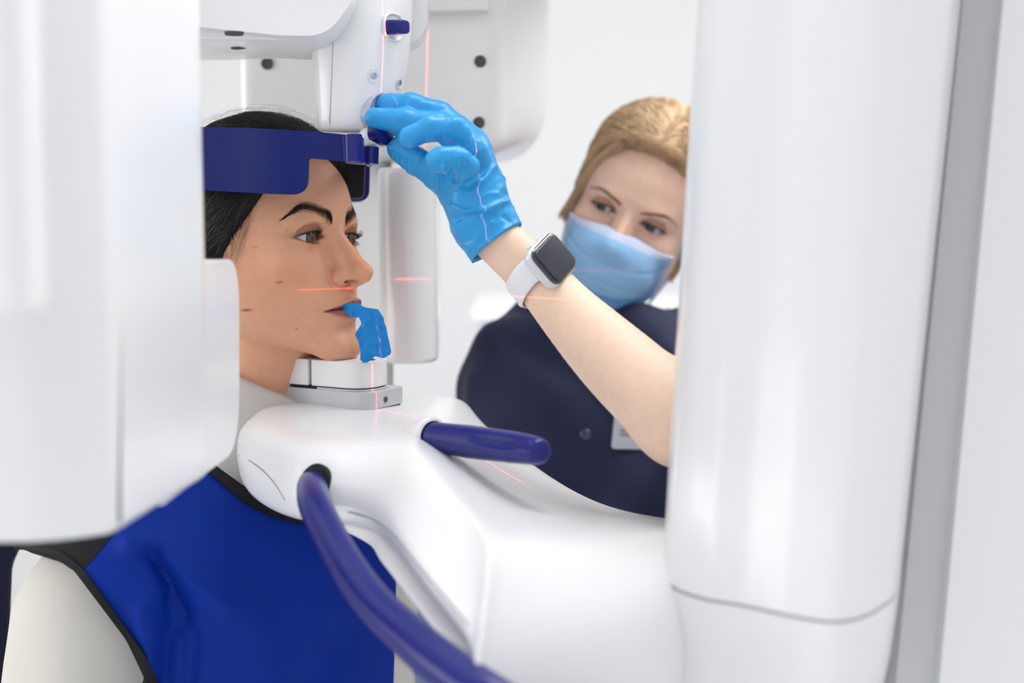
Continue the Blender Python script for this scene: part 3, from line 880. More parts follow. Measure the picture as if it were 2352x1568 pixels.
# chin rest: silver base plate, white block with a groove, hole for the bite stick
def out_lf(pts, r, z): return np.array([MP(p[0], p[1], z) for p in rounded(pts, r, 7)])
pl = out_lf([(-.0165, -.054), (-.0165, .0375), (.040, .0375), (.040, -.054)], [.001, .016, .004, .001], -.1865)
base_plate = prism('base_plate', pl, (0, 0, .0155), M_grey, machine, bw=.0012, seg=3)
gp = out_lf([(-.0155, -.050), (-.0155, .0365), (.038, .0365), (.038, -.050)], [.001, .016, .004, .001], -.188)
prism('plate_gap', gp, (0, 0, .002), M_black, base_plate)
ridge_ = out_lf([(-.0160, -.020), (-.0160, .0335), (.033, .0335), (.033, -.020)], [.004, .022, .02, .004], -.1712)
prism('raised_rim', ridge_, (0, 0, .002), M_grey, base_plate, bw=.0008)
g2 = out_lf([(-.0150, -.056), (-.0150, .0325), (.031, .0325), (.031, -.056)], [.001, .024, .024, .001], -.1700)
prism('gap_line', g2, (0, 0, .0024), M_black, base_plate)
for f0, f1_, nm in ((-.0565, -.0275, 'chin_rest_back'), (-.0240, .0335, 'chin_rest_front')):
    rr = [.0015, .025, .025, .0015] if nm.endswith('front') else .0015
    ol_ = out_lf([(-.0165, f0), (-.0165, f1_), (.033, f1_), (.033, f0)], rr, -.1682)
    cr_o = prism(nm, ol_, (0, 0, .0235), M_white_soft, machine, bw=.0022, seg=4)
g3 = out_lf([(-.0135, -.050), (-.0135, .02), (.030, .02), (.030, -.050)], .002, -.168)
prism('groove_core', g3, (0, 0, .021), M_seam, cr_o)
lathe('bite_stick_hole', MP(.006, .022, -.1447), (0, 0, 1), [(.0001, .0), (.0065, 0), (.0068, .0004), (.0062, .0006), (.0001, .0006)], M_black, cr_o)
lathe('indicator_hole', MP(.0105, .0377, -.1795), MFW, [(.0001, .0003), (.0022, .0003), (.0026, .0006), (.0030, .0001)], mat('dark_red_window', (.05, .004, .006), .2, .5, coat=1), base_plate, seg=20)

# support arm, lofted from its cross sections (pixel column, pixel row, distance)
SEC = [
 [(580,932,1.27),(560,936,1.24),(536,954,1.205),(526,970,1.195),(519,1003,1.19),(519,1045,1.19),(530,1098,1.19),(555,1118,1.21),(585,1100,1.25),(605,1050,1.28),(600,980,1.29)],
 [(720,905,1.36),(685,918,1.28),(640,978,1.175),(616,998,1.155),(604,1030,1.145),(596,1085,1.14),(592,1162,1.14),(618,1176,1.17),(680,1120,1.25),(720,1060,1.33),(730,960,1.37)],
 [(880,889,1.42),(820,935,1.25),(745,992,1.135),(715,1008,1.105),(700,1038,1.085),(686,1110,1.075),(688,1202,1.07),(722,1212,1.10),(800,1150,1.25),(860,1060,1.35),(890,940,1.42)],
 [(1048,892,1.42),(960,935,1.27),(880,985,1.14),(862,1000,1.115),(848,1030,1.09),(815,1115,1.07),(798,1194,1.06),(830,1212,1.10),(920,1150,1.25),(1000,1050,1.35),(1060,940,1.42)],
 [(1075,900,1.41),(1020,968,1.24),(945,998,1.11),(925,1016,1.085),(915,1050,1.06),(885,1140,1.03),(858,1212,1.015),(890,1232,1.06),(1000,1190,1.2),(1060,1080,1.34),(1100,980,1.40)],
 [(1102,950,1.40),(1060,1010,1.21),(985,1046,1.06),(965,1062,1.035),(955,1098,1.01),(915,1190,.985),(890,1250,.97),(920,1270,1.02),(1040,1240,1.17),(1080,1140,1.30),(1112,1010,1.38)],
 [(1245,1064,1.30),(1165,1098,1.15),(1062,1128,.995),(1040,1145,.97),(1028,1182,.95),(985,1270,.925),(950,1330,.91),(980,1350,.96),(1100,1320,1.1),(1190,1220,1.25),(1248,1120,1.29)],
 [(1350,1128,1.24),(1260,1160,1.08),(1118,1185,.945),(1098,1205,.92),(1085,1250,.905),(1040,1340,.885),(1005,1400,.87),(1040,1425,.92),(1180,1400,1.05),(1300,1300,1.17),(1355,1180,1.23)],
 [(1445,1160,1.18),(1360,1200,1.02),(1142,1225,.91),(1120,1248,.885),(1110,1300,.87),(1085,1400,.855),(1062,1470,.845),(1100,1500,.9),(1260,1470,1.02),(1400,1360,1.12),(1450,1220,1.17)],
 [(1560,1172,1.12),(1450,1230,.98),(1155,1270,.885),(1126,1290,.865),(1112,1350,.85),(1090,1460,.84),(1075,1560,.83),(1120,1600,.88),(1300,1560,.98),(1450,1450,1.07),(1560,1240,1.11)],
 [(1680,1180,1.08),(1520,1290,.94),(1155,1350,.865),(1122,1370,.845),(1105,1430,.83),(1085,1540,.82),(1068,1640,.81),(1120,1690,.86),(1300,1650,.95),(1500,1550,1.03),(1680,1260,1.07)],
 [(1760,1240,1.04),(1590,1400,.90),(1160,1480,.845),(1106,1500,.82),(1092,1560,.81),(1078,1660,.80),(1060,1760,.80),(1120,1800,.85),(1300,1800,.92),(1550,1700,1.0),(1740,1400,1.03)],
 [(1740,1560,1.0),(1560,1640,.90),(1150,1690,.83),(1090,1700,.81),(1075,1760,.80),(1060,1840,.79),(1055,1900,.79),(1120,1950,.84),(1300,1950,.9),(1550,1900,.98),(1740,1750,1.0)],
]
arm = loft('chin_support_arm', [np.array([P(*q) for q in s]) for s in SEC], M_white, machine, sub=3)
_me = arm.data; _cr = _me.attributes.new('crease_edge', 'FLOAT', 'EDGE'); _k = len(SEC[0])
for _e in _me.edges:
    _a, _b = sorted(_e.vertices); _i, _j = _a // _k, _a % _k
    if _b - _a == _k:
        _cr.data[_e.index].value = .62 if (_j == 3 and _i >= 5) else (.45 if _j == 3 and _i >= 3 else (.5 if _j == 5 and _i >= 2 else 0))

# navy handles
hl_pts = [P(730, 1098, 1.14), P(717, 1126, 1.062), P(728, 1170, 1.015), P(765, 1245, .975), P(803, 1310, .945), P(852, 1378, .915), P(935, 1458, .875), P(1040, 1545, .835), P(1180, 1640, .80), P(1330, 1725, .80), P(1440, 1780, .85)]
handle_l = sweep('curved_handle', hl_pts, [.0112, .0118, .0122, .0122, .0124, .0128, .0134, .0142, .0145, .0145, .0145], M_navy, machine, n=70, sides=28)
AB = bvh_of(arm)
p_, n_ = hit(AB, 722, 1113)
def oval(c, n_, w, h_, lift, k=36, ex=2.6):
    s_ = np.cross([0, 0, 1.0], n_); s_ /= np.linalg.norm(s_); u_ = np.cross(n_, s_); R = []
    for t in np.arange(k) * 2 * np.pi / k:
        r = (abs(math.cos(t)) ** ex + abs(math.sin(t)) ** ex) ** (-1 / ex)
        R.append(c + s_ * math.cos(t) * r * w + u_ * math.sin(t) * r * h_ + n_ * lift)
    return np.array(R)
loft('handle_socket', [oval(p_, n_, .0142, .0165, -.006, ex=2), oval(p_, n_, .0142, .0165, .0008, ex=2), oval(p_, n_, .0130, .0150, .0012, ex=2)], M_black, handle_l, sub=0)
def on_arm(name, pts, r, m, lift=0.0, n=50, parent=None):
    q = [hit(AB, x, y) for x, y in pts]
    return sweep(name, [a + b_ * lift for a, b_ in q], [r] * len(q), m, parent or arm, n=n, sides=8)
on_arm('seam', [(548, 1046), (580, 1062), (612, 1088), (638, 1120), (655, 1148)], .0005, M_seam)
on_arm('seam', [(800, 1176), (840, 1186), (880, 1206), (915, 1240), (955, 1290), (1000, 1345), (1050, 1405), (1075, 1436)], .0005, M_seam)
# right handle: tapered grip with long thumb dents
ha, hb = P(996, 1003, 1.125), P(1250, 1037, 1.03); hd = hb - ha; hL = np.linalg.norm(hd); hd = hd / hL
hs_ = np.cross(hd, [0, 0, 1.0]); hs_ /= np.linalg.norm(hs_); hu = np.cross(hs_, hd)
def grip(p):
    t = (p - ha) @ hd; r0 = np.interp(t / hL, [-.2, 0, .35, .75, .93, 1.0], [.0118, .0118, .0128, .0120, .0105, .0085])
    rad = np.linalg.norm((p - ha) - t[:, None] * hd, axis=1)
    d = smax(rad - r0, t - hL, .005); d = smax(d, -t - .012, .0005)
    for an in (35, 155, 275):
        n_ = math.cos(math.radians(an)) * -hs_ + math.sin(math.radians(an)) * hu
        q = p - (ha + hd * hL * .70 + n_ * .0155)
        A_ = np.stack([q @ hd, q @ n_, q @ np.cross(hd, n_)], 1)
        d = smax(d, -ell(A_.astype(np.float32), (0, 0, 0), (.036, .0066, .0078)), .0006)
    return d
gV, gF = sculpt(grip, np.minimum(ha, hb) - .03, np.maximum(ha, hb) + .03, .0011)
handle_r = mesh_obj('straight_handle', gV, gF, M_navy, machine)
lathe('black_collar', ha - hd * .001, hd, [(.0001, -.006), (.0127, -.006), (.0127, .0012), (.0001, .0012)], M_black, handle_r)
def boss(p):
    d = cone(p, ha - hd * .022 - np.array([0, 0, .012]), ha - hd * .004, .020, .0160)
    return smax(d, (p - ha) @ hd + .0005, .004)
bV, bF = sculpt(boss, ha - .07, ha + .05, .002)
mesh_obj('handle_boss', bV, bF, M_white, machine)
# dent of the arm under the right handle, and the inner band of the arm
band_pts = [(800, 1203, 1.09), (850, 1222, 1.07), (900, 1275, 1.0), (960, 1350, .95), (1020, 1425, .91), (1075, 1495, .88), (1110, 1560, .86)]
sweep('inner_band', [P(x - 2, y + 6, d + .02) for x, y, d in band_pts], [.004, .006, .007, .007, .007, .007, .007], M_white_soft, machine, n=50, sides=16)
sheet('glass_panel', rounded([(820, 1180), (960, 1180), (1200, 1500), (1200, 1700), (960, 1700), (890, 1350)], 15), lambda x, y: 1.42, .01, mat('pale_blue_panel', srgb(160, 180, 206), .3, .5), machine, step=60)

# upper positioning unit
def rr_ring(cpx, d, z, a, b, n=36, ex=3.2, front=2.4):
    c = PD(cpx, d, z); an = np.arange(n) * 2 * np.pi / n; R = []
    for t in an:
        cf, sl = math.cos(t), math.sin(t)
        e_ = front if cf > 0 else ex
        r = (abs(cf) ** e_ + abs(sl) ** e_) ** (-1 / e_)
        R.append(c + MFW * (cf * r * a) + ML * (sl * r * b))
    return np.array(R)
UD = 1.246
def zy(py, d=1.246): return (P(1176, py, d) - CAM)[2]
US = [(832, -90, .0425, .0445), (832, 0, .0415, .044), (834, 90, .0395, .0425), (832, 150, .037, .040), (829, 200, .0345, .0377), (825, 250, .032, .0352), (822, 285, .0305, .033), (821, 299, .029, .0315), (821, 305, .025, .028)]
rings = [rr_ring(c, UD, zy(y), a, b) for c, y, a, b in US]
unit = loft('positioning_unit', rings, M_white, machine, sub=1)
# rear shell: seam line along the side
UB = bvh_of(unit); sq = [hit(UB, x, y, 1.22) for x, y in ((768, 40), (765, 95), (763, 150), (761, 200), (759, 250), (758, 285), (761, 296))]
sweep('seam', [a_ + b_ * .0001 for a_, b_ in sq], [.0004] * len(sq), M_hairline, unit, n=50, sides=6)
nose_r = [rr_ring(862, 1.222, zy(y, 1.222), a, b, front=3.2) for y, a, b in ((288, .0125, .014), (318, .0115, .013), (334, .0108, .012), (338, .0090, .010))]
loft('clamp_mount', nose_r, M_white, unit, sub=1)
def unit_front(px, py, guess=1.21):
    """point where the pixel ray meets the front of the positioning unit"""
    lo, hi = 1.05, 1.3
    for d in np.arange(1.14, 1.30, .0004):
        p = P(px, py, d); z = p[2] - 1.5
        ys = [zy(y) for _, y, _, _ in US][::-1]
        c = np.interp(z, ys, [q[0] for q in US][::-1]); a = np.interp(z, ys, [q[2] for q in US][::-1]); b = np.interp(z, ys, [q[3] for q in US][::-1])
        q = p - PD(c, UD, z); ff, ll = q @ MFW / a, q @ ML / b
        e_ = 2.4 if ff > 0 else 3.2
        if abs(ff) ** e_ + abs(ll) ** e_ < 1:
            n_ = MFW * np.sign(ff) * abs(ff) ** (e_ - 1) / a + ML * np.sign(ll) * abs(ll) ** (e_ - 1) / b
            return p, n_ / np.linalg.norm(n_)
    return P(px, py, guess), MFW
sheet('rear_shell', rounded([(925, -80), (986, -80), (979, 62), (960, 92), (925, 108)], [2, 2, 16, 16, 2], 6), lambda x, y: 1.275, .03, M_white, unit, step=30)
# lever in its recessed oval
p_, n_ = unit_front(904, 62); side_ = np.cross([0, 0, 1.0], n_)
def oval(c, n_, w, h_, lift, k=36, ex=2.6):
    s_ = np.cross([0, 0, 1.0], n_); s_ /= np.linalg.norm(s_); u_ = np.cross(n_, s_); R = []
    for t in np.arange(k) * 2 * np.pi / k:
        r = (abs(math.cos(t)) ** ex + abs(math.sin(t)) ** ex) ** (-1 / ex)
        R.append(c + s_ * math.cos(t) * r * w + u_ * math.sin(t) * r * h_ + n_ * lift)
    return np.array(R)
lever_rim = loft('lever_recess', [oval(p_, n_, .0135, .0125, -.004), oval(p_, n_, .0135, .0125, .0012), oval(p_, n_, .0122, .0112, .0016), oval(p_, n_, .0105, .0095, .0006), oval(p_, n_, .0100, .009, -.003)], M_white, unit, sub=1)
lv = n_ * .90 + ML * .22; lv /= np.linalg.norm(lv)
p2, _ = unit_front(897, 63)
lever = loft('lever', [oval(p2, n_, .0068, .0062, -.004, ex=4), oval(p2, n_, .0068, .0062, .001, ex=4), oval(p2 + lv * .013, n_, .0072, .0060, 0, ex=4), oval(p2 + lv * .0145, n_, .0062, .0050, 0, ex=4)], M_navy, unit, sub=2)
for (sx, sy) in ((858, 173), (917, 189)):
    p_, n_ = unit_front(sx, sy)
    s_ = lathe('screw_recess', p_, n_, [(.0060, -.001), (.0060, .0004), (.0056, .0006), (.0050, .0003), (.0042, -.003), (.0001, -.003)], M_white_soft, unit, seg=28)
    lathe('screw', p_ - n_ * .0008, n_, [(.0030, -.001), (.0030, .0016), (.0025, .0020), (.0017, .0020), (.0017, .0008), (.0001, .0008)], M_steel, s_, seg=24)
# dial: grey bezel with a navy knob
p_, n_ = unit_front(874, 262); n_ = n_ * .93 + MFW * .25; n_ /= np.linalg.norm(n_)
bez = lathe('dial_bezel', p_ - n_ * .001, n_, [(.0001, .002), (.0150, .002), (.0158, .0036), (.0172, .0040), (.0180, .0030), (.0182, -.006)], mat('frosted_bezel', srgb(176, 184, 206), .25, .5), unit)
kp = P(877, 303, 1.213)
lathe('navy_knob', kp, n_, [(.0001, .0065), (.0085, .0062), (.0110, .0045), (.0116, .002), (.0116, -.006)], M_navy, unit)

# head clamp in navy
def clampd(x, y): return float(hermite(np.array([x]), [380, 520, 660, 800], [1.240, 1.2185, 1.194, 1.186])[0])
near = rounded([(440, 291), (560, 293), (700, 300), (796, 309), (799, 371), (708, 362), (706, 447), (620, 445), (440, 435)], [2, 60, 60, 3, 3, 9, 42, 30, 2], 8)
clamp = sheet('head_clamp', near, clampd, .0035, M_navy_matte, machine, step=14)
blk = [((786, 309), (832, 311), (836, 375), (790, 371), 1.177, .014), ((836, 338), (850, 338), (850, 377), (836, 377), 1.20, .02), ((806, 366), (850, 368), (848, 379), (806, 377), 1.215, -1)]
for a_, b_, c_, d_, dd, th in blk:
    ol_ = rounded([a_, b_, c_, d_], 5, 5); o3 = np.array([P(x, y, dd) for x, y in ol_])
    prism('clamp_bracket', o3, FWD * th if th > 0 else P(824, 372, 1.335) - P(824, 372, 1.215), M_navy, clamp, bw=.0018, seg=3)
sweep('hinge_cylinder', [P(811, 310, 1.178), P(813, 373, 1.178)], [.0075, .0075], M_navy, clamp, n=6, sides=28)
sweep('hinge_cylinder', [P(852, 338, 1.205), P(851, 377, 1.205)], [.0068, .0068], M_navy, clamp, n=6, sides=28)
farp = rounded([(752, 330), (851, 340), (848, 462), (790, 462)], [4, 4, 26, 20], 8)
sheet('far_temple_plate', farp, lambda x, y: 1.345 + (x - 800) * .0001, .012, M_navy, clamp, step=14)
farpad = rounded([(752, 340), (838, 362), (834, 455), (790, 455)], [4, 4, 16, 16], 8)
sheet('far_temple_pad', farpad, lambda x, y: 1.328, .014, M_black, clamp, step=14)

# upper arm, disc underside
beam = rounded([(300, -140), (830, -140), (806, 8), (748, 83), (640, 81), (300, 46)], [2, 2, 20, 46, 20, 2], 10)
ub = sheet('upper_arm', beam, lambda x, y: 1.165 - .02 * max(0, (40 - y) / 180) ** 2, .10, M_white, machine, step=40)
bevel(ub, .004, 3)
zt = .1285
und = np.array([PD(x, d, zt) for x, d in [(300, 1.18), (715, 1.18), (722, 1.22), (722, 1.33), (470, 1.36), (380, 1.34), (300, 1.28)]])
prism('arm_underside', und, (0, 0, .02), M_white, machine, bw=.002)
lower = np.array([PD(x, d, .1205) for x, d in [(300, 1.20), (560, 1.20), (740, 1.20), (740, 1.27), (560, 1.273), (480, 1.29), (400, 1.30), (300, 1.30)]])
for (x, y, d) in ((538, 79, 1.2), (550, 111, 1.2)):
    q = PZ(x, y, 1.5 + .1285 - .0004)
    lathe('vent_hole', q, (0, 0, -1), [(.0001, .0006), (.0070, .0006), (.0074, .0002), (.0078, -.002)], M_dark, ub, seg=28)

# rear housing with the far column of the rotating arm
def vprism(name, pts, z0, z1, m, bw, r=0, parent=None):
    o3 = np.array([PD(px, d, z0) for px, d in pts])
    if r: 
        o2 = rounded(o3[:, :2], r, 8); o3 = np.c_[o2, np.full(len(o2), 1.5 + z0)]
    return prism(name, o3, (0, 0, z1 - z0), m, parent or machine, bw=bw, seg=5)
RX0, RX1, RY, RZ = -.282, .036, 1.488, 1.531
def rear_f(p):
    f_ = RY - p[:, 1]; rs = (p[:, 0] + .010) * .93 - (p[:, 1] - RY) * .367
    d = smax(f_, rs, .016)
    d = smax(d, RZ - p[:, 2], .035)
    d = smax(d, smax(RZ - p[:, 2], (p[:, 0] - .050), .11), .02)
    d = smax(d, p[:, 0] - .047, .02)
    d = smax(d, RX0 - p[:, 0], .01)
    return smax(smax(d, p[:, 1] - 1.78, .02), p[:, 2] - 2.0, .02)
rV, rF = sculpt(rear_f, (-.33, 1.45, 1.49), (.13, 1.82, 2.04), .006)
rear = mesh_obj('rear_housing', rV, rF, M_white, machine)
sweep('housing_seam', [P(980, 66, 1.4725), P(1060, 68, 1.4725), P(1120, 72, 1.4725)], [.0009] * 3, M_seam, rear, n=30, sides=6)
for (x, y) in ((1103, 141), (1100, 282), (614, 146)):
    lathe('round_hole', P(x, y, (RY - CAM[1]) * 0 + (RY / (FWD[1] + UP[1] * (784 - y) / FPX))), (0, -1, 0), [(.0001, .0012), (.0046, .0012), (.0058, .0022), (.0062, .0010), (.0062, -.002)], M_dark, rear, seg=28)
sheet('rear_ledge', rounded([(880, -60), (1115, -60), (1122, 22), (880, 26)], 4), lambda x, y: 1.44, .03, M_white_soft, rear, step=60)
vprism('rear_stem', [(690, 1.57), (905, 1.57), (905, 1.72), (690, 1.72)], -.26, .06, M_white, .01)
vprism('sensor_lobe', [(872, 1.42), (935, 1.40), (1005, 1.42), (1014, 1.56), (872, 1.60)], -.166, .028, M_white, .024, r=.02)

# left rotating housing (close to the lens)
LZ = -.186
lu = vprism('tube_housing', [(484, .965), (474, .94), (283, .795), (262, .785), (200, .775), (100, .765), (-420, .755), (-420, 1.15), (380, 1.1)], LZ, .42, M_white, .012, r=[.012, .01, .004, .004, .01, .02, .02, .02, .02])
sweep('panel_seam', [PD(273, .7895, LZ + .006), PD(273, .7895, .1), PD(273, .7895, .4)], [.0016] * 3, M_seam, lu, n=10, sides=8)
xl = -.2035
sd2 = [(.86, -.045), (1.062, -.045), (1.062, LZ), (.86, LZ)]
o2 = rounded(sd2, [.001, .045, .045, .001], 12)
o3 = np.array([[float(np.interp(d, [.86, .94, 1.062], [-.2110, -.2026, -.2035])), (d - FWD[2] * z) / FWD[1], 1.5 + z] for d, z in o2])
prism('housing_lobe', o3, (-.16, 0, 0), M_white, machine, bw=.010, seg=5)
vprism('outer_cover', [(112, .56), (60, .54), (-260, .55), (-260, .72), (112, .70)], -.046, .30, M_white, .012, r=.012)

# right column
def col_ring(z, f_):
    base = [(1600, .965), (1625, .93), (1700, .905), (1800, .89), (1920, .868), (2020, .856), (2090, .862), (2150, .885), (2195, .93), (2190, 1.05), (2100, 1.15), (1850, 1.2), (1660, 1.12), (1605, 1.02)]
    sl = -(z - .118) / .37
    R = []
    for px, d in base:
        t = (px - 1600) / 595
        sh = -(65 / .32 * .37 * (1 - t) + 130 * t) * sl * f_
        R.append(PD(px + sh, d, z))
    return np.array(R)
def dense(R, n=120):
    R = np.asarray(R); k = len(R); e = np.vstack([R[-2:], R, R[:3]]); u = np.linspace(2, 2 + k, n, endpoint=False)
    return hermite(u, range(len(e)), e)
_cr = col_ring
def col_ring(z, f_): return dense(_cr(z, f_))
c_up = loft('column_cover', [col_ring(z, 1) for z in (.5, .45, .2, .0, -.15, -.2542)], M_white, machine, sub=0)
c_up.data.set_sharp_from_angle(angle=math.radians(50)); bevel(c_up, .0012, 2, 50)
core = [CAM * 0 + (r_ - r_.mean(0)) * (.992, .992, 1) + r_.mean(0) for r_ in (col_ring(-.24, 1), col_ring(-.2575, 1))]
loft('column_joint', core, mat('joint_grey', srgb(205, 200, 200), .6, .2), machine, sub=0)
def low_ring(z, k):
    r_ = col_ring(-.2565, 1); m_ = r_.mean(0); q = (r_ - m_) * (1 - k * .35, 1 - k * .2, 1) + m_ + np.array([-k * .035, k * .03, 0]); q[:, 2] = 1.5 + z; return q
loft('column_foot_cover', [low_ring(z, k) for z, k in ((-.2562, 0), (-.262, 0), (-.30, .06), (-.36, .22), (-.5, .6), (-.8, .9), (-1.2, 1.0), (-1.5, 1.0))], M_white, machine, sub=0).data.set_sharp_from_angle(angle=math.radians(50))
def rear_ring(z, pts):
    sl = -(z - .118) / .37; return np.array([PD(px - 118 * sl, d, z) for px, d in pts])
pA = [(2120, 1.06), (2205, 1.01), (2290, 1.00), (2330, 1.04), (2330, 1.3), (2120, 1.3)]
pB = [(2288, .985), (2300, .965), (2600, .95), (3100, .97), (3100, 1.35), (2288, 1.35)]
for nm, pp in (('column_rail', pA), ('main_column', pB)):
    loft(nm, [rear_ring(z, pp) for z in (.6, .3, 0, -.3, -.6)] + [rear_ring(-.6, pp) * (1, 1, 0)], M_white, machine, sub=0, smooth=False)

# unseen overhead arm above the frame, added to shade the rear housing
def shade_gantry(p):
    d = rbox(p, (-.24, 1.54, 1.88), np.eye(3), (.42, .27, .075), .05)
    return smin(d, rbox(p, (-.46, 1.22, 1.90), np.eye(3), (.13, .50, .06), .05), .05)
gv, gf = sculpt(shade_gantry, (-.72, .66, 1.78), (.24, 1.88, 2.0), .012)
mesh_obj('gantry_shade', gv, gf, M_white, machine)
# ---------------------------------------------------------------- blue film over the bite stick
fo = rounded([(778, 704), (792, 697), (822, 695), (838, 706), (868, 710), (881, 735), (899, 812), (881, 823), (862, 817), (844, 833), (830, 829), (826, 792), (816, 766), (831, 742), (823, 727), (806, 730), (790, 714)], 5, 4)
def fd(x, y):
    t = min(1, max(0, (x - 780) / 60)); b = 1.252 - .013 * t
    b += .0030 * abs(math.sin((x - y * .35) * .060)) + .0016 * abs(math.sin(x * .05 + y * .045)) + .0006 * math.sin(y * .3 - x * .2)
    return b - .006 * math.exp(-((x - 800 - (y - 700) * .25) / 12) ** 2)
film = sheet('bite_film', fo, fd, .0016, M_film, None, step=11, sharp=14, jit=.42)
tag(film, 'crumpled blue film hanging from the patient\'s mouth down to the chin rest', 'film')
# ---------------------------------------------------------------- nurse
nurse = empty('person', (.25, 1.75, 0))
tag(nurse, 'blond nurse in a surgical mask and navy scrubs reaching out her blue-gloved hand', 'person')
NO = P(1442, 500, 1.585); NR = frame_from(-13, -23.5, -9)
def nw(v): return NO + (np.asarray(v, float) @ NR) / 1000
e2 = dict(EYE, up=3.1, lo=3.9, tilt=-.6)
f2 = make_head(e2, neck=[((0, -62, -70), 50), ((0, -84, -128), 45), ((4, -90, -170), 46)])
V2, F2 = sculpt(f2, (-86, -182, -172), (86, 50, 120), 2.0)
c2 = skin_colors(V2, srgb(236, 198, 176), srgb(190, 110, 105), e=e2, shadow=.95, blush=.5)
HD = .055
def PH(x, y, d): return P(x, y, d + HD)
ARM = [((1108, 520), 1.177, .0195), ((1170, 577), 1.173, .0205), ((1240, 643), 1.165, .0220), ((1300, 712), 1.152, .0246), ((1372, 787), 1.132, .0288), ((1437, 850), 1.11, .0314), ((1505, 912), 1.085, .0326), ((1568, 960), 1.07, .0328)]
_ap = np.array([list(P(*q, d)) + [r] for q, d, r in ARM]); armp = [(v[:3], v[3]) for v in hermite(np.linspace(0, 7, 36), range(8), _ap)]
sh_l = P(1800, 800, 1.50)
FING = {  # joints of the gloved fingers: pixel, distance, radius in metres
 'index': [((1088, 328), 1.145, .0122), ((1012, 264), 1.158, .0102), ((945, 243), 1.160, .0096), ((886, 238), 1.162, .0083)],
 'middle': [((1090, 345), 1.132, .0122), ((1005, 289), 1.140, .0104), ((930, 279), 1.144, .0099), ((861, 271), 1.148, .0086)],
 'ring': [((1098, 372), 1.115, .0110), ((1085, 345), 1.108, .0100), ((1045, 297), 1.100, .0098), ((990, 295), 1.098, .0094), ((940, 315), 1.097, .0086)],
 'little': [((1072, 405), 1.100, .0086), ((1073, 384), 1.090, .0090), ((1050, 364), 1.083, .0090), ((1018, 362), 1.080, .0082), ((1000, 369), 1.079, .0082)],
 'thumb': [((1062, 455), 1.140, .015), ((1008, 404), 1.152, .0118), ((955, 370), 1.158, .0105), ((915, 343), 1.160, .0090)],
}
PALM = [[((1090, 345), 1.138, .0135), ((1106, 425), 1.130, .0150), ((1128, 505), 1.125, .0178)],
        [((1085, 365), 1.125, .0140), ((1090, 440), 1.122, .0190), ((1118, 515), 1.122, .0195)],
        [((1060, 440), 1.135, .0140), ((1088, 510), 1.130, .0170)]]
def hand_core(p, dr=0.0):
    P_ = {k: [(PH(*q, d), r * 1.05 + dr) for q, d, r in v] for k, v in FING.items()}
    d = None
    for c in PALM:
        e = chain(p, [(PH(*q, dd), r * 1.05 + dr) for q, dd, r in c], .006); d = e if d is None else smin(d, e, .012)
    for k in ('index', 'middle'):
        d = smin(d, chain(p, P_[k], .004), .006)
    d = smin(d, chain(p, P_['thumb'], .005), .014)
    d = smin(d, chain(p, P_['ring'], .004), .0035)
    d = smin(d, chain(p, P_['little'], .004), .003)
    return d
def arm_field(p):
    d = chain(p, armp, 0)
    d = smin(d, hand_core(p, -.0022), .008)
    d = smin(d, cone(p, P(1568, 960, 1.07), sh_l, .034, .05), .02)
    return d
alo = PH(840, 200, 1.15); abx = np.array([armp[-1][0], PH(850, 220, 1.16), PH(1200, 600, 1.1), sh_l])
Va, Fa = sculpt(arm_field, abx.min(0) - .07, abx.max(0) + .08, .0026)
sl, sr = P(1222, 850, 1.66), P(1830, 880, 1.62); nbk = nw((4, -90, -165))
def nbody(p):
    d = cone(p, nw((0, -86, -140)), nbk, .045, .050)
    d = smin(d, cone(p, sl, sr, .055, .058), .045)
    d = smin(d, cone(p, nbk, (sl + sr) / 2, .045, .06), .03)
    c = (sl + sr) / 2; c1_ = c + np.array([0, .02, -.22])
    d = smin(d, ell(p, c1_, (.17, .105, .26)), .07)
    d = smin(d, ell(p, c + np.array([0, -.045, -.16]), (.13, .07, .10)), .05)
    d = smin(d, ell(p, c + np.array([0, .03, -.52]), (.165, .12, .22)), .08)
    d = smin(d, chain(p, [(sl, .048), (P(1135, 1120, 1.62), .042), (P(1190, 1480, 1.52), .034)], .02), .05)
    d = smin(d, cone(p, sr, sh_l, .055, .05), .04)
    for s in (-1, 1):
        x_ = c + np.array([s * .09, .03, -.62]); k_ = c + np.array([s * .10, .02, -.95]); a_ = c + np.array([s * .10, .05, 0]); a_[2] = .07; t_ = a_ + np.array([s * .02, -.12, -.035])
        d = smin(d, chain(p, [(x_, .09), (k_, .06), (a_, .045), (t_, .03)], .02), .05)
    return d
nlo = np.array([-.16, 1.35, 0.0]); nhi = np.array([.56, 1.95, 1.62])
Vn, Fn = sculpt(nbody, nlo, nhi, .010)
Vall = np.vstack([nw(V2), Va, Vn]); Fall = np.vstack([F2, Fa + len(V2), Fn + len(V2) + len(Va)])
sk2 = np.array(srgb(240, 208, 184))
call = np.vstack([c2, np.tile(sk2, (len(Va) + len(Vn), 1))])
mesh_obj('body', Vall, Fall, M_skin, nurse, colors=call)
for s in (-1, 1):
    gl = np.array((-.28, 1, -.10))
    eye_mesh('eye', nw((s * e2['x'], e2['y'], 0)), NR, gl @ NR, nurse, iris=(.045, .06, .085))
    lashes(f2, e2, s, nw, 'eyelashes', nurse, k=.8)
M_brow2 = mat('light_brow_hair', srgb(150, 112, 84), .6, .2)
for s in (-1, 1): brow(f2, s, nw, 'eyebrow', nurse, [(11, 12, 2.2, 30), (20, 15, 2.4, 14), (31, 18, 2.2, 4), (41, 18, 1.6, -12), (52, 12, .6, -28)], M_brow2, n=420, seed=14 + s, rr=.09)
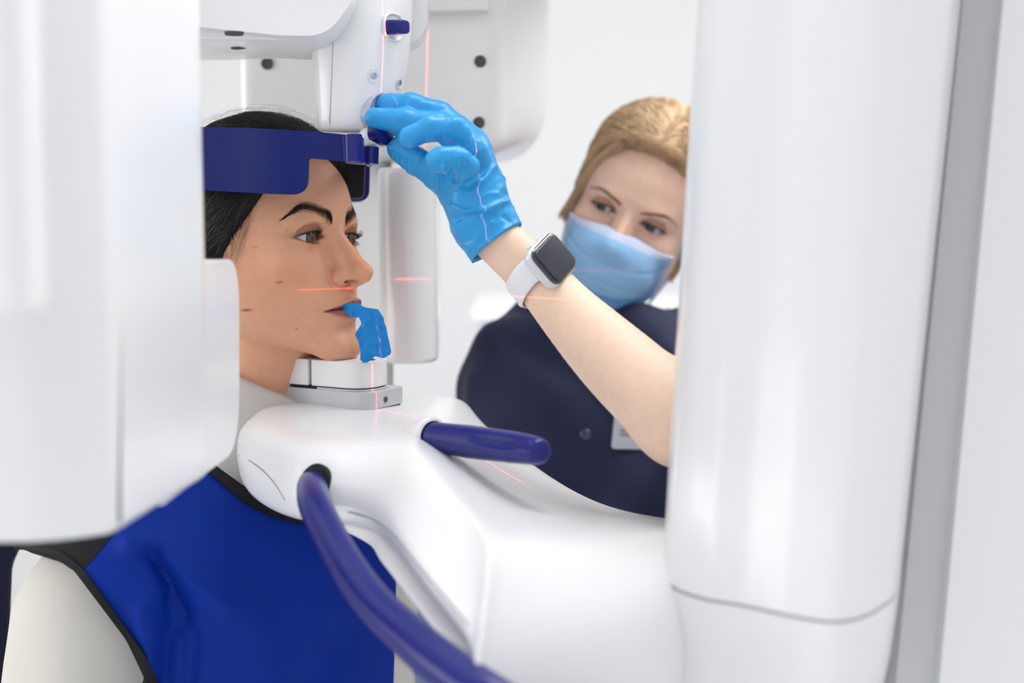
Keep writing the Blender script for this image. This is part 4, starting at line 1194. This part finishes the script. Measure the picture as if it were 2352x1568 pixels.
# hair
def hl2(z, ax): return np.interp(z, [-120, -60, -20, 0, 20, 40, 55, 68, 80, 90, 125], [-75, -70, -62, -54, -44, -36, -28, -18, -8, 2, 38])
def nhair(p):
    x, y, z = p.T; ax = np.abs(x)
    sk = ell(p, (0, -80, 30), (82, 102, 97))
    sk = smin(sk, cone(p, (60, -92, 30), (62, -84, -60), 22, 12), 12)
    sk = smin(sk, ell(p, (0, -150, -20), (50, 36, 50)), 20)
    sk = sk + .4 * np.sin(x * .45 + 2 * np.sin(y * .05)) * np.exp(-((ax - 20) / 60) ** 2)
    sk = sk + 3 * np.exp(-((x - 4) / 4) ** 2) * (y > -60)
    sk = smax(sk, -(x + 74), 8)
    return smax(sk, (y - hl2(z, ax)) * .8, 7)
Vh2, Fh2 = sculpt(nhair, (-110, -205, -130), (110, 60, 140), 3.2)
hair2 = mesh_obj('hair', nw(Vh2), Fh2, M_blond_base, nurse)
cand = Vh2[(np.abs(Vh2[:, 0]) < 40) & (Vh2[:, 2] > 60)]
st = cand[rng.integers(0, len(cand), 1500)]
def part_flow(p):
    d = np.stack([np.sign(p[:, 0] - 4) * 30, -70 - p[:, 1] * 0, -(40 - 0 * p[:, 2])], 1); return d * 1.0
hair_strands('strands', nhair, st, None, nw, M_blond, hair2, steps=20, step=8, lift=1.6, rad=.45, wob=.15, seed=31, axis_fn=part_flow)
cand = Vh2[(Vh2[:, 1] > hl2(Vh2[:, 2], 0) - 22) & (Vh2[:, 2] > -30)]
st = cand[rng.integers(0, len(cand), 900)]
hair_strands('strands', nhair, st, (0, -165, -20), nw, M_blond, hair2, steps=16, step=9, lift=1.6, rad=.4, wob=.15, seed=33)
# lock falling beside the cheek on her right
lk = []
g_ = np.random.default_rng(5)
for i in range(90):
    o = g_.normal(0, 2.2, 3); lk.append(np.array([[-40, -8, 72], [-53, -20, 50], [-60, -28, 28], [-64, -30, 4], [-66, -28, -14], [-69, -24, -34]]) + o * np.linspace(1, 1.5, 6)[:, None])
t_ = np.linspace(0, 5, 18); lk = np.array([hermite(t_, range(6), l) for l in lk])
Vk, Fk = tubes(lk, np.full(lk.shape[:2], .5), 3); mesh_obj('cheek_lock', nw(Vk), Fk, M_blond, hair2)
# surgical mask
def mask_field(p):
    x, y, z = p.T; ax = np.abs(x)
    d = f2(p) - 3.5
    d = smin(d, ell(p, (0, 2, -60), (52, 40, 54)), 14)
    d = d + .8 * np.exp(-((z + 50 - .002 * x * x) / 2.0) ** 2) + .6 * np.exp(-((z + 70) / 2.0) ** 2) + .7 * np.exp(-((z + 88) / 2.2) ** 2) + .5 * waves(p, 8, .16)
    top = -13 - 9 * np.clip(ax / 50, 0, 1) ** 1.3; bot = -124 + 18 * (ax / 60) ** 2
    d = smax(d, z - top, 1.5); d = smax(d, bot - z, 1.5); d = smax(d, ax - 64, 2); d = smax(d, -(y + 52 + .0 * z), 1.5)
    return smax(d, -(f2(p) - 1.2), 1)
Vm, Fm = sculpt(mask_field, (-72, -60, -134), (72, 60, 0), 1.8)
fc = Vm[Fm].mean(1); topz = -13 - 9 * np.clip(np.abs(fc[:, 0]) / 50, 0, 1) ** 1.3
fm = ((fc[:, 2] > topz - 6.5) | (np.abs(fc[:, 0]) > 59)).astype(int); fm[(fm == 0) & (fc[:, 2] < -84 + .004 * fc[:, 0] ** 2)] = 2
mask = mesh_obj('face_mask', nw(Vm), Fm, None, nurse, mats=[M_mask, M_maskw, mat('mask_pleat_blue', srgb(112, 170, 228), .8, .15)], fmat=fm)
for s in (-1, 1):
    sweep('ear_loop', [nw((s * 60, -48, -28)), nw((s * 68, -72, -14)), nw((s * 76, -100, 12))], [.0016] * 3, M_maskw, mask, n=16, sides=8)
    sweep('ear_loop', [nw((s * 58, -44, -96)), nw((s * 67, -72, -66)), nw((s * 76, -100, -40))], [.0016] * 3, M_maskw, mask, n=16, sides=8)
# scrubs
def scrub(p):
    d = nbody(p) - .015
    q = p * np.array((1, 1, .6)); d = d + np.clip(.012 * waves(q, 12, 36, 7) + .005 * waves(q, 13, 80, 6), -.03, .0105)
    d = smin(d, cone(p, nw((0, -84, -120)), nbk, .056, .085), .02)
    d = smax(d, -cone(p, nw((0, -60, -90)), nw((0, -90, -150)), .050, .049), .004)
    d = smax(d, -smax(cone(p, nw((0, -70, -90)), nbk, .092, .088), -((p - nw((0, -60, -150))) @ NR[2]), .004), .004)
    d = smax(d, -(cone(p, P(1105, 1180, 1.62), P(1190, 1480, 1.52), .06, .06)), .006)
    d = smax(d, -(p[:, 2] - .5), .01)
    return d
nlo2 = nlo.copy(); nlo2[2] = .45
Vc, Fc = sculpt(scrub, nlo2 - (.03, .03, 0), nhi + .03, .0065)
scrubs = mesh_obj('scrubs', Vc, Fc, M_scrub, nurse)
def ntr(p): return smax(smax(nbody(p) - .009 + .002 * waves(p, 15, 30), p[:, 2] - .56, .01), .04 - p[:, 2], .01)
nhi3 = nhi.copy(); nhi3[2] = .6
Vc, Fc = sculpt(ntr, nlo, nhi3, .011); mesh_obj('trousers', Vc, Fc, M_scrub, nurse)
ds = ray_grid(scrub, 1280, 1560, 900, 1100, 20, 1.2, 2.2, blur=2)
bd_ = rounded([(1415, 925), (1560, 925), (1560, 1034), (1404, 1030)], 9, 4)
badge = sheet('name_badge', bd_, lambda x, y: ds(1450, 980) - .012, .003, mat('badge_card', srgb(196, 200, 210), .5, .3), scrubs, step=30)
for k, (x, y, w) in enumerate(((1424, 985, 36), (1424, 995, 44))):
    sheet('badge_print', [(x, y), (x + w, y), (x + w, y + 5), (x, y + 5)], lambda x, y: ds(1450, 980) - .0126, .0005, M_seam, badge, step=20)
pb = P(1346, 998, ds(1346, 998) - .001); lathe('snap_button', pb, -FWD, [(.006, -.003), (.0062, .001), (.005, .002), (.003, .0012), (.0001, .0012)], mat('button_dark', srgb(60, 62, 90), .3, .5), scrubs, seg=20)

# glove
c0, c1g = PH(1142, 558, 1.120), PH(1085, 470, 1.124)
cx_ = (PH(1085, 601, 1.12) - PH(1199, 513, 1.12)); cx_ /= np.linalg.norm(cx_)
cax = c0 - c1g; cax /= np.linalg.norm(cax); cax = cax - cx_ * (cax @ cx_) * 1.0; cax /= np.linalg.norm(cax)
fold_lines = []
def glove(p):
    d = hand_core(p, 0)
    cuff = cone(p, PH(1092, 460, 1.125), PH(1171, 612, 1.118), .0218, .0280)
    d = smin(d, cuff, .008)
    t = (p - c0) @ cax                                       # along the forearm, 0 at the rim
    w = np.clip((t + .075) / .05, 0, 1)
    q = p @ np.stack([cx_, cax, np.cross(cx_, cax)]).T
    sw = q * np.array((.75, 1.5, .8)); fo_ = waves(sw, 41, 95, 7)
    ridg = 1 - np.abs(waves(sw + .01, 42, 60, 5))
    d = d - .0011 * fo_ * (.25 + .75 * w) - .0014 * np.clip(ridg, 0, 1) ** 3 * w
    d = d - .00030 * waves(p, 43, 420, 6) * (1 - .5 * w)
    rg = 1 - np.abs(waves(sw * (1.3, .55, 1.3), 47, 120, 5)); d = d - .0010 * np.clip(rg, 0, 1) ** 5 * (.3 + .7 * w)
    # creases over the bent finger joints
    for (jx, jy, jd, R_) in ((1022, 300, 1.085, .012), (1050, 300, 1.085, .013), (1038, 385, 1.075, .011), (1062, 372, 1.07, .012), (1075, 330, 1.095, .014), (940, 380, 1.15, .016), (985, 410, 1.14, .016)):
        c = PH(jx, jy, jd); r = np.linalg.norm(p - c, axis=1)
        d = d - .00035 * np.sin(((p - c) @ (RIGHT * .86 + UP * -.1)) * 1700 + 2.5 * waves(p, 77, 160, 4)) * np.exp(-(r / R_) ** 2)
    # big pinch folds of the palm below the little finger
    for pts, a, w_ in ((((1022, 395), (1040, 425), (1075, 432), (1110, 410), (1142, 372)), .0030, .0028), (((1035, 470), (1070, 486), (1120, 480), (1165, 455)), .0026, .0026), (((1050, 500), (1090, 490), (1140, 500)), -.0022, .003), (((1060, 560), (1110, 570), (1170, 520)), .0016, .0022), (((1160, 440), (1150, 490), (1175, 520)), -.002, .003)):
        L_ = [(PH(x, y, 1.095), .0001) for x, y in pts]
        # distance in the plane facing the lens side of the hand
        pp = p - np.outer((p - PH(1090, 450, 1.1)) @ FWD, FWD) + FWD * 0
        c_ = PH(1090, 450, 1.1)
        LL = [(q_ - FWD * ((q_ - c_) @ FWD), r_) for q_, r_ in L_]
        dd = chain(pp, LL)
        front = np.clip(-((p - PH(1090, 450, 1.122)) @ FWD) / .006, 0, 1)
        d = d - a * np.exp(-(dd / w_) ** 2) * front
    d = smax(d, t, .0012)
    inner = cone(p, PH(1130, 545, 1.122), PH(1184, 640, 1.115), .0210, .0270)
    return smax(d, -inner, .001)
gx = np.array([PH(832, 210, 1.18), PH(1230, 640, 1.06), PH(832, 640, 1.18), PH(1230, 210, 1.06)])
Vg, Fg = sculpt(glove, gx.min(0) - (.0, .01, .01), gx.max(0) + (.01, .03, .01), .0013)
mesh_obj('glove', Vg, Fg, M_glove, nurse)

# wristwatch
watch = empty('wristwatch', PH(1268, 598, 1.09)); watch.parent = nurse; watch.matrix_parent_inverse = Matrix.Translation(nurse.location).inverted()
wc = PH(1270, 595, 1.088)
ua = PH(1280, 652, 1.0922) - PH(1223, 585, 1.088); ua /= np.linalg.norm(ua)
ub_ = (RIGHT * 40 + UP * 47) / math.hypot(40, 47) * .0268 + FWD * .0277; ub_ -= ua * (ub_ @ ua); ub_ /= np.linalg.norm(ub_)
un = np.cross(ua, ub_); un *= -np.sign(un @ FWD)
def rrect(hw_, hh, lift, r_, k=8, c=wc):
    hw_, hh, lift, r_ = hw_ * 1.14, hh * 1.14, lift * 1.06, r_ * 1.14
    q = rounded([(-hw_, -hh), (hw_, -hh), (hw_, hh), (-hw_, hh)], r_, k); return np.array([c + ua * a + ub_ * b + un * lift for a, b in q])
loft('case', [rrect(.0135, .0160, -.0090, .006), rrect(.0160, .0187, -.0072, .008), rrect(.0168, .0194, -.0045, .009), rrect(.0166, .0192, -.0008, .009), rrect(.0158, .0184, .0006, .0085)], M_alu, watch, sub=1)
scr = loft('screen_glass', [rrect(.0158, .0184, .0002, .0085), rrect(.0156, .0182, .0012, .0084), rrect(.0148, .0174, .0024, .008), rrect(.0132, .0158, .0031, .0065)], M_glass_rim, watch, sub=1)
loft('display', [rrect(.0130, .0156, .0029, .0045), rrect(.0130, .0156, .00345, .0045), rrect(.0122, .0148, .0036, .004)], M_glass, scr, sub=0)
cr = wc - ua * .0183 - ub_ * .008 - un * .0042
lathe('crown', cr, -ua, [(.0001, .0026), (.0030, .0026), (.0034, .0022), (.0034, -.002)], M_alu, watch, seg=24)
rr_ = wc - ua * .0183 + ub_ * .006 - un * .0042
loft('side_button', [oval(rr_, -ua, .0052, .0014, -.002), oval(rr_, -ua, .0052, .0014, .0006), oval(rr_, -ua, .0046, .001, .001)], M_alu, watch, sub=0)
ac = PH(1240, 640, 1.11); aax = PH(1300, 712, 1.097) - PH(1175, 574, 1.118); aax /= np.linalg.norm(aax)
toc = (wc - ac) - aax * ((wc - ac) @ aax); R0 = np.linalg.norm(toc) ; e_1 = toc / R0; e_2 = np.cross(aax, e_1)
acn = ac + aax * ((wc - ac) @ aax)
rings = []
for t in np.linspace(math.radians(24), math.radians(336), 44):
    k_ = min(1, (min(t, 2 * math.pi - t) - math.radians(24)) / math.radians(22)); hwid = .0152 * (1 - k_) + .0122 * k_
    ri = .0243 + .003 * (1 - k_); ro = ri + .0026
    dr = math.cos(t) * e_1 + math.sin(t) * e_2
    acb = acn - aax * .0042 * k_
    rings.append(np.array([acb + dr * ri - aax * hwid, acb + dr * ro - aax * (hwid - .0006), acb + dr * ro + aax * (hwid - .0006), acb + dr * ri + aax * hwid]))
bandm = loft('band', rings, M_band, watch, sub=2)
dr = math.cos(math.radians(150)) * e_1 + math.sin(math.radians(150)) * e_2
lathe('band_pin', acn + dr * .0267, dr, [(.0001, .0022), (.0022, .0020), (.0026, .001), (.0026, -.001)], M_alu, bandm, seg=16)
# ---------------------------------------------------------------- alignment lasers of the machine (thin fans of red light)
def laser(name, loc, aim, normal, half_fan, thick, power, cone=150, soft=.12, lo=None, color=(1, .04, .05)):
    """spot lamp whose beam is a thin fan lying in the plane with the given normal"""
    l = bpy.data.lights.new(name, 'SPOT'); l.energy = power; l.color = color
    l.spot_size = math.radians(cone); l.spot_blend = 0; l.shadow_soft_size = 0
    o = bpy.data.objects.new(name, l); col.objects.link(o); o.location = loc
    z = -(np.asarray(aim, float) - np.asarray(loc)); z /= np.linalg.norm(z)
    x = np.asarray(normal, float); x = x - z * (x @ z); x /= np.linalg.norm(x); y = np.cross(z, x)
    o.rotation_euler = Matrix([[x[0], y[0], z[0]], [x[1], y[1], z[1]], [x[2], y[2], z[2]]]).to_euler()
    l.use_nodes = True; nt = l.node_tree; em = nt.nodes['Emission']
    tc = nt.nodes.new('ShaderNodeTexCoord'); sp = nt.nodes.new('ShaderNodeSeparateXYZ'); nt.links.new(tc.outputs['Normal'], sp.inputs[0])
    def M(op, a, b=None, clamp=False):
        n = nt.nodes.new('ShaderNodeMath'); n.operation = op; n.use_clamp = clamp
        for i, v in enumerate((a, b)):
            if v is None: continue
            if isinstance(v, (int, float)): n.inputs[i].default_value = v
            else: nt.links.new(v, n.inputs[i])
        return n.outputs[0]
    ax_ = M('ABSOLUTE', sp.outputs['X']); line = M('SUBTRACT', 1.0, M('DIVIDE', ax_, thick), True)
    r = M('DIVIDE', sp.outputs['Y'], M('ABSOLUTE', sp.outputs['Z']))
    hi = math.tan(half_fan); low = -hi if lo is None else math.tan(lo)
    e1_ = M('DIVIDE', M('SUBTRACT', hi, r), soft, True); e2_ = M('DIVIDE', M('SUBTRACT', r, low), soft, True)
    nt.links.new(M('MULTIPLY', M('MULTIPLY', line, e1_), e2_), em.inputs['Strength'])
    return o
LF = frame_from(49.4, 0, 0)
def on_plane(t, z): return np.array([-.116 + .759 * t, 1.2365 - .651 * t, 1.5 + z])
laser('midline_laser', on_plane(.315, .03), on_plane(0, -.02), LF[0], math.radians(52), .0024, 36)
Sh = PD(546, .965, -.0812); az = math.radians(30)
laser('horizontal_laser', Sh, Sh + np.array([math.sin(az), math.cos(az), 0]), (0, 0, 1), math.radians(31), .0034, 9, soft=.10)
Sr = P(984, -120, 1.31)
laser('rear_laser', Sr, P(981, 150, 1.49), RIGHT, math.radians(38), .0045, 6.0, soft=.3)
# pale storage cabinet far behind the nurse
cab = empty('storage_cabinet', (.1, 3.25, 0))
tag(cab, 'pale blue-white storage cabinet against the back wall behind the nurse\'s shoulder', 'cabinet')
c0_ = PD(1098, 3.1, -.247)
M_cab = mat('cabinet_pale_blue', srgb(214, 222, 244), .5, .3)
box('cabinet_body', (c0_[0], 3.1, .08), (c0_[0] + .6, 3.55, 1.23), M_cab, cab, .006)
box('cabinet_top', (c0_[0] - .012, 3.08, 1.23), (c0_[0] + .612, 3.56, 1.255), M_white_soft, cab, .004)
for k in (0, 1): 
    d_ = box('cabinet_door', (c0_[0] + .008 + k * .298, 3.08, .12), (c0_[0] + .294 + k * .298, 3.1, 1.21), M_cab, cab, .003)
    box('door_handle', (c0_[0] + .27 + k * .05, 3.06, .75), (c0_[0] + .282 + k * .05, 3.08, .92), M_steel, d_, .002)
box('plinth', (c0_[0] + .02, 3.12, 0), (c0_[0] + .58, 3.5, .08), M_seam, cab)
# ceiling lamps
for i, (x, y, sx, sy) in enumerate(((.75, 1.65, 1.8, 1.2), (.6, 3.0, 2.2, 1.2))):
    lm = empty('ceiling_lamp', (x, y, 2.97)); tag(lm, ['square ceiling light panel above the x-ray machine', 'wide ceiling light panel near the back wall'][i], 'ceiling lamp')
    box('frame', (x - sx / 2 - .03, y - sy / 2 - .03, 2.95), (x + sx / 2 + .03, y + sy / 2 + .03, 3.0), M_white_soft, lm)
    box('diffuser', (x - sx / 2, y - sy / 2, 2.94), (x + sx / 2, y + sy / 2, 2.952), M_panel, lm)
